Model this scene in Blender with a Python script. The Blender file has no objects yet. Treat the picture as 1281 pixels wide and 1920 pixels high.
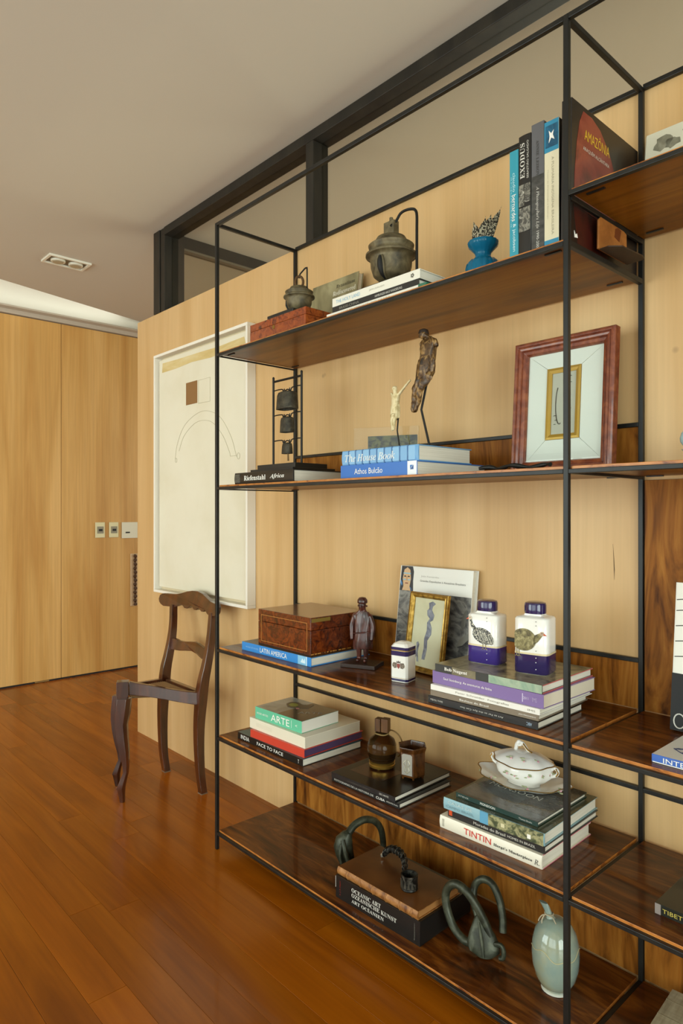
import bpy, bmesh, math, random
from math import sin, cos, pi, radians as R
from mathutils import Matrix, Vector

random.seed(7)
SC = bpy.context.scene
COL = SC.collection

# ------------------------------------------------------------------ camera
cam_d = bpy.data.cameras.new('camera')
cam = bpy.data.objects.new('camera', cam_d)
COL.objects.link(cam)
cam_d.sensor_fit = 'HORIZONTAL'
cam_d.sensor_width = 36.0
cam_d.lens = 36.0 * 1250.48 / 1281.0
cam_d.clip_start = 0.02
cam.location = (2.1382, -1.3299, 1.25)
cam.rotation_euler = (pi / 2, 0, 0.8299)
SC.camera = cam

# ------------------------------------------------------------------ world, lights, exposure
SC.view_settings.view_transform = 'Standard'
SC.view_settings.look = 'None'
SC.view_settings.gamma = 1.0
SC.view_settings.use_curve_mapping = False
SC.view_settings.exposure = 0.0

world = bpy.data.worlds.new('sky')
SC.world = world
world.use_nodes = True
wn = world.node_tree.nodes['Background']
wn.inputs['Color'].default_value = (0.85, 0.92, 1.0, 1)
wn.inputs['Strength'].default_value = 1.2


def area(name, loc, rot, sx, sy, power, col, spread=pi):
    l = bpy.data.lights.new(name, 'AREA')
    l.shape = 'RECTANGLE'
    l.size, l.size_y = sx, sy
    l.energy = power
    l.color = col
    l.spread = spread
    o = bpy.data.objects.new(name, l)
    o.location = loc
    o.rotation_euler = rot
    COL.objects.link(o)
    return o


DAY = (0.92, 1.0, 0.96)
# daylight just outside the two openings of the window wall (y = -4)
area('daylight_left_window', (-1.1, -4.25, 1.35), (R(90), 0, 0), 2.9, 2.2, 112, DAY)
area('daylight_right_window', (2.4, -4.25, 1.35), (R(90), 0, 0), 2.9, 2.2, 54, DAY)
# daylight outside the tall opening of the right-hand wall (x = 4.95)
area('daylight_end_window', (5.2, -2.0, 1.30), (0, R(90), 0), 2.3, 3.2, 160, DAY)
# unseen fill lamp added in the closed room behind the glazed clerestory
area('rear_room_fill', (0.8, 3.6, 1.5), (R(-90), 0, 0), 3.5, 1.8, 100, (0.95, 1.0, 0.86))

# unseen lamp added inside the added ceiling pocket to make the bright band
area('added_pocket_lamp', (-2.60, -0.15, 2.86), (0, R(90), R(15.2)), 0.05, 2.3, 1.0, (0.98, 1.0, 0.95))


# ------------------------------------------------------------------ helpers
def lin(c):
    if isinstance(c, str):
        c = c.lstrip('#')
        c = [int(c[i:i + 2], 16) / 255 for i in (0, 2, 4)]
    return tuple((x / 12.92 if x <= 0.04045 else ((x + 0.055) / 1.055) ** 2.4) for x in c) + (1.0,)


MATS = {}


def base_mat(name):
    m = bpy.data.materials.new(name)
    m.use_nodes = True
    nt = m.node_tree
    return m, nt, nt.nodes['Principled BSDF']


def pm(col, rough=0.5, metal=0.0, coat=0.0, spec=0.5, bump=0.0, bscale=80.0):
    key = ('p', str(col), rough, metal, coat, spec, bump, bscale)
    if key in MATS:
        return MATS[key]
    m, nt, b = base_mat('plain')
    b.inputs['Base Color'].default_value = lin(col)
    b.inputs['Roughness'].default_value = rough
    b.inputs['Metallic'].default_value = metal
    b.inputs['Coat Weight'].default_value = coat
    b.inputs['Coat Roughness'].default_value = 0.08
    b.inputs['Specular IOR Level'].default_value = spec
    if bump:
        n = nt.nodes.new('ShaderNodeTexNoise')
        n.inputs['Scale'].default_value = bscale
        n.inputs['Detail'].default_value = 4
        bp = nt.nodes.new('ShaderNodeBump')
        bp.inputs['Strength'].default_value = bump
        bp.inputs['Distance'].default_value = 0.002
        tc = nt.nodes.new('ShaderNodeTexCoord')
        nt.links.new(tc.outputs['Object'], n.inputs['Vector'])
        nt.links.new(n.outputs['Fac'], bp.inputs['Height'])
        nt.links.new(bp.outputs['Normal'], b.inputs['Normal'])
    MATS[key] = m
    return m


def ramp_mat(name, cols, scale=(1, 1, 1), detail=4, distortion=0.0, rough=0.5, coat=0.0, metal=0.0,
             fine=0.0, fscale=(1, 1, 1), var=0.0, bump=0.0, spec=0.5, nrough=0.55, pos=None, knots=0.0):
    """noise through a colour ramp: woods, stains, burl, printed pictures"""
    m, nt, b = base_mat(name)
    N = nt.nodes.new
    L = nt.links.new
    tc = N('ShaderNodeTexCoord')
    oi = N('ShaderNodeObjectInfo')
    add = N('ShaderNodeVectorMath')
    add.operation = 'MULTIPLY_ADD'
    comb = N('ShaderNodeCombineXYZ')
    for i in range(3):
        L(oi.outputs['Random'], comb.inputs[i])
    L(comb.outputs[0], add.inputs[0])
    add.inputs[1].default_value = (13.7, 9.1, 17.3)
    L(tc.outputs['Object'], add.inputs[2])
    mp = N('ShaderNodeMapping')
    mp.inputs['Scale'].default_value = scale
    L(add.outputs[0], mp.inputs['Vector'])
    no = N('ShaderNodeTexNoise')
    no.inputs['Scale'].default_value = 1.0
    no.inputs['Detail'].default_value = detail
    no.inputs['Roughness'].default_value = nrough
    no.inputs['Distortion'].default_value = distortion
    L(mp.outputs[0], no.inputs['Vector'])
    rp = N('ShaderNodeValToRGB')
    els = rp.color_ramp.elements
    n = len(cols)
    ps = pos or [0.3 + 0.4 * i / (n - 1) for i in range(n)]
    els[0].position, els[0].color = ps[0], lin(cols[0])
    els[1].position, els[1].color = ps[-1], lin(cols[-1])
    for i in range(1, n - 1):
        e = els.new(ps[i])
        e.color = lin(cols[i])
    L(no.outputs['Fac'], rp.inputs['Fac'])
    out = rp.outputs['Color']
    fac_out = no.outputs['Fac']
    if fine:
        mp2 = N('ShaderNodeMapping')
        mp2.inputs['Scale'].default_value = fscale
        L(add.outputs[0], mp2.inputs['Vector'])
        n2 = N('ShaderNodeTexNoise')
        n2.inputs['Scale'].default_value = 1.0
        n2.inputs['Detail'].default_value = 3
        L(mp2.outputs[0], n2.inputs['Vector'])
        mr = N('ShaderNodeMapRange')
        mr.inputs['From Min'].default_value = 0.3
        mr.inputs['From Max'].default_value = 0.7
        mr.inputs['To Min'].default_value = 1 - fine
        mr.inputs['To Max'].default_value = 1 + fine
        L(n2.outputs['Fac'], mr.inputs['Value'])
        hs = N('ShaderNodeHueSaturation')
        L(out, hs.inputs['Color'])
        L(mr.outputs[0], hs.inputs['Value'])
        out = hs.outputs['Color']
        fac_out = n2.outputs['Fac']
    if knots:
        vo = N('ShaderNodeTexVoronoi')
        vo.inputs['Scale'].default_value = 2.6
        L(add.outputs[0], vo.inputs['Vector'])
        mr3 = N('ShaderNodeMapRange')
        mr3.inputs['From Min'].default_value = 0.012
        mr3.inputs['From Max'].default_value = 0.03
        mr3.inputs['To Min'].default_value = 1 - knots
        mr3.inputs['To Max'].default_value = 1.0
        L(vo.outputs['Distance'], mr3.inputs['Value'])
        h3 = N('ShaderNodeHueSaturation')
        L(out, h3.inputs['Color'])
        L(mr3.outputs[0], h3.inputs['Value'])
        out = h3.outputs['Color']
    if var:
        mr2 = N('ShaderNodeMapRange')
        mr2.inputs['To Min'].default_value = 1 - var
        mr2.inputs['To Max'].default_value = 1 + var
        L(oi.outputs['Random'], mr2.inputs['Value'])
        h2 = N('ShaderNodeHueSaturation')
        L(out, h2.inputs['Color'])
        L(mr2.outputs[0], h2.inputs['Value'])
        out = h2.outputs['Color']
    L(out, b.inputs['Base Color'])
    b.inputs['Roughness'].default_value = rough
    b.inputs['Coat Weight'].default_value = coat
    b.inputs['Coat Roughness'].default_value = 0.06
    b.inputs['Metallic'].default_value = metal
    b.inputs['Specular IOR Level'].default_value = spec
    if bump:
        bp = N('ShaderNodeBump')
        bp.inputs['Strength'].default_value = bump
        bp.inputs['Distance'].default_value = 0.001
        L(fac_out, bp.inputs['Height'])
        L(bp.outputs['Normal'], b.inputs['Normal'])
    return m


def glass_mat(name, tint, rough=0.0, ior=1.45):
    m, nt, b = base_mat(name)
    nt.nodes.remove(b)
    N = nt.nodes.new
    out = nt.nodes['Material Output']
    tr = N('ShaderNodeBsdfTransparent')
    tr.inputs['Color'].default_value = tint
    gl = N('ShaderNodeBsdfGlossy')
    gl.inputs['Roughness'].default_value = rough
    fr = N('ShaderNodeFresnel')
    fr.inputs['IOR'].default_value = ior
    mx = N('ShaderNodeMixShader')
    ge = N('ShaderNodeNewGeometry')
    ma = N('ShaderNodeMath')
    ma.operation = 'MULTIPLY_ADD'
    nt.links.new(ge.outputs['Backfacing'], ma.inputs[0])
    ma.inputs[1].default_value = -1.0
    ma.inputs[2].default_value = 1.0
    mu = N('ShaderNodeMath')
    mu.operation = 'MULTIPLY'
    nt.links.new(fr.outputs[0], mu.inputs[0])
    nt.links.new(ma.outputs[0], mu.inputs[1])
    nt.links.new(mu.outputs[0], mx.inputs[0])
    nt.links.new(tr.outputs[0], mx.inputs[1])
    nt.links.new(gl.outputs[0], mx.inputs[2])
    nt.links.new(mx.outputs[0], out.inputs['Surface'])
    return m


# mesh pieces: every builder returns (verts, faces)
def box(x0, x1, y0, y1, z0, z1):
    v = [(x, y, z) for z in (z0, z1) for y in (y0, y1) for x in (x0, x1)]
    f = [(0, 2, 3, 1), (4, 5, 7, 6), (0, 1, 5, 4), (2, 6, 7, 3), (0, 4, 6, 2), (1, 3, 7, 5)]
    return v, f


def join(*ps):
    V, F = [], []
    for v, f in ps:
        o = len(V)
        V += list(v)
        F += [tuple(i + o for i in q) for q in f]
    return V, F


def xf(p, M):
    return [tuple(M @ Vector(q)) for q in p[0]], p[1]


def mv(p, x=0, y=0, z=0):
    return [(a + x, b + y, c + z) for a, b, c in p[0]], p[1]


def loft(rings, cap=True, closed=True):
    n = len(rings[0])
    V = [tuple(q) for r in rings for q in r]
    F = []
    for i in range(len(rings) - 1):
        for j in range(n if closed else n - 1):
            k = (j + 1) % n
            F.append((i * n + j, i * n + k, (i + 1) * n + k, (i + 1) * n + j))
    if cap:
        F.append(tuple(reversed(range(n))))
        F.append(tuple(range((len(rings) - 1) * n, len(rings) * n)))
    return V, F


def circ(c, rx, ry, n=20, rot=0.0, sq=0.0):
    out = []
    for i in range(n):
        a = 2 * pi * i / n
        ca, sa = cos(a), sin(a)
        if sq:
            k = (abs(ca) ** sq + abs(sa) ** sq) ** (-1 / sq)
            ca, sa = ca * k, sa * k
        x, y = rx * ca, ry * sa
        out.append((c[0] + x * cos(rot) - y * sin(rot), c[1] + x * sin(rot) + y * cos(rot), c[2]))
    return out


def lathe(prof, n=28, cx=0, cy=0, cap=True, sx=1.0, sy=1.0, sq=0.0, rot=0.0):
    return loft([circ((cx, cy, z), max(r, 1e-4) * sx, max(r, 1e-4) * sy, n, rot, sq) for r, z in prof], cap)


def tube(pts, r, n=10, cap=True, flat=1.0):
    pts = [Vector(p) for p in pts]
    rings = []
    prev = None
    for i, p in enumerate(pts):
        a = pts[max(i - 1, 0)]
        b = pts[min(i + 1, len(pts) - 1)]
        t = (b - a).normalized()
        ref = prev if prev is not None else (Vector((0, 0, 1)) if abs(t.z) < 0.9 else Vector((1, 0, 0)))
        u = ref - t * ref.dot(t)
        if u.length < 1e-6:
            u = t.orthogonal()
        u.normalize()
        w = t.cross(u)
        prev = u
        rr = r[i] if isinstance(r, (list, tuple)) else r
        rings.append([tuple(p + u * (rr * flat * cos(2 * pi * k / n)) + w * (rr * sin(2 * pi * k / n))) for k in range(n)])
    return loft(rings, cap)


def spline(pts, k=6):
    """Catmull-Rom through points"""
    P = [Vector(p) for p in pts]
    P = [P[0] * 2 - P[1]] + P + [P[-1] * 2 - P[-2]]
    out = []
    for i in range(1, len(P) - 2):
        for s in range(k):
            t = s / k
            a, b, c, d = P[i - 1], P[i], P[i + 1], P[i + 2]
            out.append(0.5 * ((2 * b) + (c - a) * t + (2 * a - 5 * b + 4 * c - d) * t * t + (3 * b - a - 3 * c + d) * t ** 3))
    out.append(P[-2])
    return [tuple(q) for q in out]


def prism(outline, t0, t1, plane='XZ'):
    """extrude a 2D outline; plane XZ extrudes along Y, XY along Z, YZ along X"""
    def pt(a, b, t):
        return {'XZ': (a, t, b), 'XY': (a, b, t), 'YZ': (t, a, b)}[plane]
    n = len(outline)
    V = [pt(a, b, t0) for a, b in outline] + [pt(a, b, t1) for a, b in outline]
    F = [tuple(range(n)), tuple(reversed(range(n, 2 * n)))]
    F += [(i, i + n, (i + 1) % n + n, (i + 1) % n) for i in range(n)]
    return V, F


def obj(name, piece, mat, parent=None, smooth=False, bevel=0.0, seg=2, loc=None, rot=None, mats=None, fmat=None, angle=35):
    V, F = piece
    me = bpy.data.meshes.new(name)
    me.from_pydata([tuple(v) for v in V], [], [tuple(f) for f in F])
    bm = bmesh.new()
    bm.from_mesh(me)
    bmesh.ops.recalc_face_normals(bm, faces=bm.faces)
    bm.to_mesh(me)
    bm.free()
    if mats:
        for q in mats:
            me.materials.append(q)
        for p in me.polygons:
            p.material_index = fmat(p)
    else:
        me.materials.append(mat)
    if smooth:
        me.polygons.foreach_set('use_smooth', [True] * len(me.polygons))
        try:
            me.set_sharp_from_angle(angle=R(angle))
        except Exception:
            pass
    o = bpy.data.objects.new(name, me)
    COL.objects.link(o)
    if parent is not None:
        o.parent = parent
    if loc is not None:
        o.location = loc
    if rot is not None:
        o.rotation_euler = rot
    if bevel:
        b = o.modifiers.new('edge', 'BEVEL')
        b.width = bevel
        b.segments = seg
        b.limit_method = 'ANGLE'
        b.angle_limit = R(30)
    return o


def tag(o, label, cat, group=None):
    o['label'] = label
    o['category'] = cat
    if group:
        o['group'] = group
    return o


def thing(name, label, cat, loc=(0, 0, 0), rotz=0.0, group=None, rot=None, matrix=None):
    o = bpy.data.objects.new(name, None)
    o.empty_display_size = 0.05
    COL.objects.link(o)
    if matrix is not None:
        o.matrix_world = matrix
    else:
        o.location = loc
        o.rotation_euler = rot if rot else (0, 0, rotz)
    return tag(o, label, cat, group)


def struct(name, piece, mat, parent=None, **k):
    o = obj(name, piece, mat, parent, **k)
    if parent is None:
        o['kind'] = 'structure'
    return o


def serif(s, base=0x1D400):
    o = ''
    for c in s:
        if 'A' <= c <= 'Z':
            o += chr(base + ord(c) - 65)
        elif 'a' <= c <= 'z':
            o += chr(base + 26 + ord(c) - 97)
        else:
            o += c
    if base == 0x1D434:
        o = o.replace(chr(base + 26 + 7), '\u210e')
    return o


def text_piece(s, w=None, h=0.01, spacing=1.0):
    """lettering as a flat mesh in the XY plane, centred at 0, height h (bounds), width w"""
    cu = bpy.data.curves.new('lettering', 'FONT')
    cu.body = s
    cu.space_character = spacing
    cu.resolution_u = 2
    o = bpy.data.objects.new('lettering', cu)
    COL.objects.link(o)
    bpy.context.view_layer.update()
    me = bpy.data.meshes.new_from_object(o.evaluated_get(bpy.context.evaluated_depsgraph_get()))
    V = [tuple(v.co) for v in me.vertices]
    F = [tuple(p.vertices) for p in me.polygons]
    bpy.data.objects.remove(o)
    bpy.data.curves.remove(cu)
    bpy.data.meshes.remove(me)
    xs = [v[0] for v in V]
    ys = [v[1] for v in V]
    x0, x1, y0, y1 = min(xs), max(xs), min(ys), max(ys)
    sy = h / (y1 - y0)
    sx = (w / (x1 - x0)) if w else sy
    V = [((v[0] - (x0 + x1) / 2) * sx, (v[1] - (y0 + y1) / 2) * sy, 0) for v in V]
    return V, F


def letters(s, parent, mat, M, w=None, h=0.01, spacing=1.0, name='lettering'):
    """M maps text XY (x reading, y up, z out) into the parent's space"""
    p = xf(text_piece(s, w, h, spacing), M)
    me = bpy.data.meshes.new(name)
    me.from_pydata(p[0], [], p[1])
    me.materials.append(mat)
    o = bpy.data.objects.new(name, me)
    COL.objects.link(o)
    o.parent = parent
    return o


def basis(x, y, o):
    x, y = Vector(x), Vector(y)
    z = x.cross(y)
    return Matrix(((x.x, y.x, z.x, o[0]), (x.y, y.y, z.y, o[1]), (x.z, y.z, z.z, o[2]), (0, 0, 0, 1)))


def skin_body(name, nodes, edges, mat, parent, sub=2, root=0, disp=0.0, dscale=0.02):
    """one continuous body grown over a skeleton: nodes = [(pos, rx, ry)]"""
    me = bpy.data.meshes.new(name)
    bm = bmesh.new()
    lay = bm.verts.layers.skin.verify()
    vs = []
    for i, (p, rx, ry) in enumerate(nodes):
        v = bm.verts.new(p)
        v[lay].radius = (rx, ry)
        v[lay].use_root = (i == root)
        vs.append(v)
    for a, b in edges:
        bm.edges.new((vs[a], vs[b]))
    bm.to_mesh(me)
    bm.free()
    me.materials.append(mat)
    o = bpy.data.objects.new(name, me)
    COL.objects.link(o)
    o.parent = parent
    sk = o.modifiers.new('skin', 'SKIN')
    sk.use_smooth_shade = True
    s = o.modifiers.new('smooth', 'SUBSURF')
    s.levels = s.render_levels = sub
    if disp:
        t = bpy.data.textures.new('carving', 'CLOUDS')
        t.noise_scale = dscale
        d = o.modifiers.new('carving', 'DISPLACE')
        d.texture = t
        d.strength = disp
        d.mid_level = 0.5
    return o


# ------------------------------------------------------------------ materials
M_check = pm('#5a4428', 0.7)
M_wall = ramp_mat('pale veneer', ['#c79f69', '#d0aa76', '#d8b481'], (7, 7, 0.5), 5, 0.5, rough=0.42, fine=0.035,
                  fscale=(120, 120, 2.5), spec=0.3, knots=0.3)
M_door = ramp_mat('golden veneer', ['#b98646', '#c99a58', '#d6a969'], (7, 6, 0.45), 5, 0.7, rough=0.4, fine=0.07,
                  fscale=(100, 90, 2.0), spec=0.3, knots=0.2)
M_plank = ramp_mat('floor board', ['#7c3f05', '#904c07', '#9f580b'], (0.9, 9, 9), 5, 0.8, rough=0.24, coat=0.12, fine=0.06,
                   fscale=(2.2, 90, 90), var=0.16, spec=0.3)
M_joint = pm('#b07a3c', 0.5)  # lighter tan puts the light caught on plank edges into the joints
M_ceil = pm('#cbc4b6', 0.9, spec=0.2)
M_white = pm('#ece8da', 0.7, spec=0.3)
M_steel = ramp_mat('blackened steel', ['#121210', '#1b1a17', '#22211d'], (30, 30, 6), 4, 0.2, rough=0.4, spec=0.35)
M_alu = ramp_mat('dark bronze frame', ['#1a1712', '#231f18', '#2c271e'], (20, 20, 4), 3, 0.1, rough=0.5, spec=0.4)
M_rose = ramp_mat('rosewood board', ['#2a1203', '#592b07', '#864e17'], (2.2, 11, 11), 6, 3.0, rough=0.4, coat=0.38, fine=0.10,
                  fscale=(4, 110, 60), var=0.06, spec=0.15)
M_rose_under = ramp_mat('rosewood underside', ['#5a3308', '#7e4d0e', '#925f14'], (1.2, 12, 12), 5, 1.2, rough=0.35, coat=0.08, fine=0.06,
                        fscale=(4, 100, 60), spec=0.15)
M_roseedge = ramp_mat('rosewood edge', ['#6a3410', '#b06a2a', '#c8813a'], (26, 40, 60), 4, 0.6, rough=0.35, pos=[0.3, 0.45, 0.7])
M_panel = ramp_mat('rosewood back panel', ['#47240a', '#87511a', '#a76e2c'], (13, 12, 2.4), 6, 2.6, rough=0.45, spec=0.12, coat=0.0, fine=0.12,
                   fscale=(120, 100, 3), pos=[0.3, 0.47, 0.68])
M_chair = ramp_mat('dark mahogany', ['#2c1207', '#44200d', '#5e2e13'], (14, 14, 2.5), 5, 0.8, rough=0.3, coat=0.9, fine=0.1,
                   fscale=(90, 90, 8))
M_burl = ramp_mat('burl veneer', ['#290d04', '#5d250a', '#803a11'], (38, 38, 38), 6, 1.4, rough=0.25, coat=0.5)
M_inlay = pm('#a8702e', 0.4)
M_page = ramp_mat('page edges', ['#cfc8b6', '#ddd7c6', '#e6e0d0'], (6, 6, 900), 2, 0.0, rough=0.8)
M_bronze = ramp_mat('old bronze', ['#3c3422', '#5f543a', '#7a6e50'], (34, 34, 34), 5, 0.6, rough=0.55, metal=0.2, bump=0.4)
M_iron = pm('#1a1814', 0.5, 0.4)
M_black = pm('#15130f', 0.45)
M_gold = ramp_mat('gilding', ['#6e5018', '#a88335', '#c9a452'], (60, 60, 60), 4, 0.4, rough=0.35, metal=0.6)
M_brass = pm('#b08a3c', 0.3, 0.85)
M_porc = pm('#eeece4', 0.15, coat=0.5)
M_navy = pm('#241b4e', 0.15, coat=0.5)
M_glass = glass_mat('clerestory glass', (0.90, 0.90, 0.86, 1))
M_wglass = glass_mat('window glass', (0.96, 0.98, 0.97, 1))
M_ink = pm('#0d0d0d', 0.6)
M_cream = pm('#ede6d2', 0.6)

# ------------------------------------------------------------------ setting
WY = 0.378           # front face of the panelled wall
ZT = 2.326           # its top
CZ = 2.772           # ceiling
XL = -2.955          # far wall

floor = struct('floor', box(-3.2, 5.0, -4.1, 4.2, -0.06, -0.004), M_joint)
PW = 0.1015
y = -0.6610 - PW * 33
row = 0
rnd = random.Random(3)
plank_cache = {}
while y < 1.35:
    x = XL - 0.021
    xs = []
    if abs(y + 0.6610) < 0.004:
        cuts = [-1.55, 0.455, 2.4]
    elif abs(y + 0.6610 - PW) < 0.004:
        cuts = [-2.2, 0.047, 1.7]
    else:
        off = rnd.uniform(0.3, 1.6)
        ln = 1.75 if y > -1.4 else 3.2
        cuts = []
        c = XL + off
        while c < 4.6:
            cuts.append(c)
            c += ln * rnd.uniform(0.75, 1.2)
    for c in cuts + [4.95]:
        a, b = x, c
        if b - a > 0.05:
            obj('plank', box(-(b - a) / 2 + 0.0004, (b - a) / 2 - 0.0004, 0.0004, PW - 0.0004, -0.015, 0.0), M_plank, floor,
                loc=((a + b) / 2, y, 0), bevel=0.0005, seg=1)
        x = c
    y += PW
    row += 1
rear_floor = obj('floor_rear', box(XL, 4.95, y, 4.1, -0.015, 0.0), M_plank, floor)

# added tapering ceiling pocket, shaped to make the bright band above the moulding
LIP = [(-2.33, -1.0), (-2.955, 1.30)]
struct('ceiling', prism([(-2.33, -4.1), (5.0, -4.1), (5.0, 4.2), (-3.2, 4.2), (-3.2, 1.30), LIP[1], LIP[0]], CZ, CZ + 0.03, 'XY'), M_ceil, bevel=0.012, seg=3)
struct('ceiling_added_pocket', join(box(-3.2, -1.9, -4.1, 1.6, 3.05, 3.08), prism([(-2.33, -1.0), (-2.955, 1.30), (-2.935, 1.305), (-2.31, -0.995)], CZ + 0.03, 3.05, 'XY'),
                              box(-2.33, -2.31, -4.1, -1.0, CZ + 0.03, 3.05)), pm('#f2efe6', 0.75, spec=0.2))
wb = struct('wall_back', box(-1.45, 4.95, WY, WY + 0.11, 0.0, ZT), M_wall)

obj('wood_check', prism([(1.3275, 1.166), (1.3290, 1.13), (1.3310, 1.072), (1.3322, 1.10), (1.3302, 1.13)], WY - 0.0006, WY + 0.0005), M_check, wb)

# far wall: two tall flush panels above a dark shadow gap, a moulding on top
wl = struct('wall_left', box(-3.2, XL - 0.022, -4.1, 4.2, 0.0, 3.05), M_white)
pys = [-4.0, -2.6, -1.05, 0.489, 2.0, 4.1]
for i in range(len(pys) - 1):
    obj('panel', box(-0.02, 0.0, 0.0015, pys[i + 1] - pys[i] - 0.0015, 0.012, 2.655), M_door, wl, loc=(XL, pys[i], 0), bevel=0.0015)
struct('gap_shade_left', box(XL - 0.0215, XL - 0.003, -4.0, 4.0, 0.0005, 0.0112), M_ink)  # black strip stands in for the shade in the gap under the panels
obj('floor_guide', box(0, 0.004, 0, 0.1, 0.003, 0.011), pm('#8a6a3a', 0.5), wl, loc=(XL, 0.3, 0))
struct('trim_1', prism([(XL - 0.022, 2.659), (XL + 0.012, 2.662), (XL + 0.016, 2.690), (XL + 0.05, 2.700), (XL + 0.05, 2.712), (XL - 0.022, 2.716)],
                       -4.0, 4.0, 'XZ'), pm('#b4a694', 0.6), bevel=0.002)

# window wall behind the camera, two wide openings with frames and panes
wf = struct('wall_front', join(
    box(-3.0, -2.55, -4.12, -4.0, 0, CZ), box(0.35, 0.95, -4.12, -4.0, 0, CZ), box(3.85, 4.95, -4.12, -4.0, 0, CZ),
    box(-2.55, 0.35, -4.12, -4.0, 0, 0.25), box(0.95, 3.85, -4.12, -4.0, 0, 0.25),
    box(-2.55, 0.35, -4.12, -4.0, 2.45, CZ), box(0.95, 3.85, -4.12, -4.0, 2.45, CZ)), M_white)
for n, x0 in ((1, -2.55), (2, 0.95)):
    w = struct('window_%d' % n, join(box(0, 2.9, -0.03, 0.03, 0, 0.05), box(0, 2.9, -0.03, 0.03, 2.15, 2.2), box(0, 0.05, -0.03, 0.03, 0, 2.2),
                                     box(2.85, 2.9, -0.03, 0.03, 0, 2.2), box(1.42, 1.48, -0.03, 0.03, 0, 2.2)), M_alu, loc=(x0, -4.06, 0.25))
    obj('pane', box(0.05, 1.42, -0.004, 0.004, 0.05, 2.15), M_wglass, w)
    obj('pane', box(1.48, 2.85, -0.004, 0.004, 0.05, 2.15), M_wglass, w)
struct('wall_right', join(box(4.95, 5.05, -4.1, -3.6, 0, CZ), box(4.95, 5.05, -0.4, 4.2, 0, CZ), box(4.95, 5.05, -3.6, -0.4, 0, 0.12), box(4.95, 5.05, -3.6, -0.4, 2.5, CZ)), pm('#cdbfa6', 0.8))
w = struct('window_4', join(box(-0.03, 0.03, 0, 3.2, 0, 0.05), box(-0.03, 0.03, 0, 3.2, 2.33, 2.38), box(-0.03, 0.03, 0, 0.05, 0, 2.38), box(-0.03, 0.03, 3.15, 3.2, 0, 2.38),
                            box(-0.03, 0.03, 1.57, 1.63, 0, 2.38)), M_alu, loc=(5.0, -3.6, 0.12))
obj('pane', box(-0.004, 0.004, 0.05, 1.57, 0.05, 2.33), M_wglass, w)
obj('pane', box(-0.004, 0.004, 1.63, 3.15, 0.05, 2.33), M_wglass, w)
struct('wall_rear', box(-3.2, 5.0, 4.1, 4.2, 0, CZ), pm('#d8d0bd', 0.8))

# glazed clerestory on top of the wall: frame, mullion, panes; it returns towards the rear at its left end
GY0, GY1 = 0.373, 0.44
cl = bpy.data.objects.new('window_3', None)
COL.objects.link(cl)
cl['kind'] = 'structure'
cl.location = (-1.247, GY0, ZT)
gz = CZ - ZT - 0.001


def gpart(name, a, mat=M_alu, bevel=0.002):
    x0, x1, y0, y1, z0, z1 = a
    return obj(name, box(x0 + 1.247, x1 + 1.247, y0 - GY0, y1 - GY0, z0, z1), mat, cl, bevel=bevel)


gpart('corner_post', (-1.247, -1.178, GY0, GY1, 0.001, gz))
gpart('corner_post', (-1.172, -1.128, GY0 + 0.004, GY1 + 0.055, 0.001, gz))
gpart('top_rail', (-1.128, 4.9, GY0, GY1 + 0.02, gz - 0.042, gz))
gpart('mullion', (0.063, 0.110, GY0, GY1 + 0.012, 0.001, gz - 0.043))
gpart('mullion', (1.62, 1.667, GY0, GY1 + 0.012, 0.001, gz - 0.043))
gpart('mullion', (3.2, 3.247, GY0, GY1 + 0.012, 0.001, gz - 0.043))
for a, b in ((-1.128, 0.063), (0.110, 1.62), (1.667, 3.2), (3.247, 4.9)):
    gpart('pane', (a, b, GY0 + 0.045, GY0 + 0.053, 0.001, gz - 0.043), M_glass, 0)
gpart('side_rail', (-1.225, -1.165, GY1 + 0.06, 2.6, gz - 0.065, gz), M_alu)
gpart('side_highlight', (-1.215, -1.160, GY1 + 0.06, 2.6, gz - 0.078, gz - 0.066), pm('#6b6252', 0.5))  # lighter strip draws the highlight along the bottom of the side rail
gpart('side_pane', (-1.20, -1.192, GY1 + 0.06, 2.6, 0.0, gz - 0.079), M_glass, 0)

# recessed double spotlight in the ceiling
t = thing('ceiling_spotlight', 'white rectangular double spotlight set in the ceiling near the far wall', 'ceiling light', (-1.98, 0.172, CZ - 0.012))
obj('frame', join(box(-0.075, -0.06, -0.125, 0.125, 0, 0.0118), box(0.06, 0.075, -0.125, 0.125, 0, 0.0118),
                  box(-0.06, 0.06, -0.125, -0.11, 0, 0.0118), box(-0.06, 0.06, 0.11, 0.125, 0, 0.0118)), pm('#e6e2d2', 0.5), t, bevel=0.001)
obj('housing', box(-0.06, 0.06, -0.11, 0.11, 0.009, 0.0116), pm('#7c7460', 0.7), t)
for yy in (-0.05, 0.055):
    lp = obj('lamp', lathe([(0.04, -0.004), (0.042, 0.0), (0.042, 0.0088)], 24, 0, 0), pm('#dcd7c4', 0.4), t, loc=(0, yy, 0), smooth=True)
    obj('lens', lathe([(0.03, -0.0062), (0.03, -0.0042)], 24), pm('#a8a08a', 0.2), lp, smooth=True)

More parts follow.
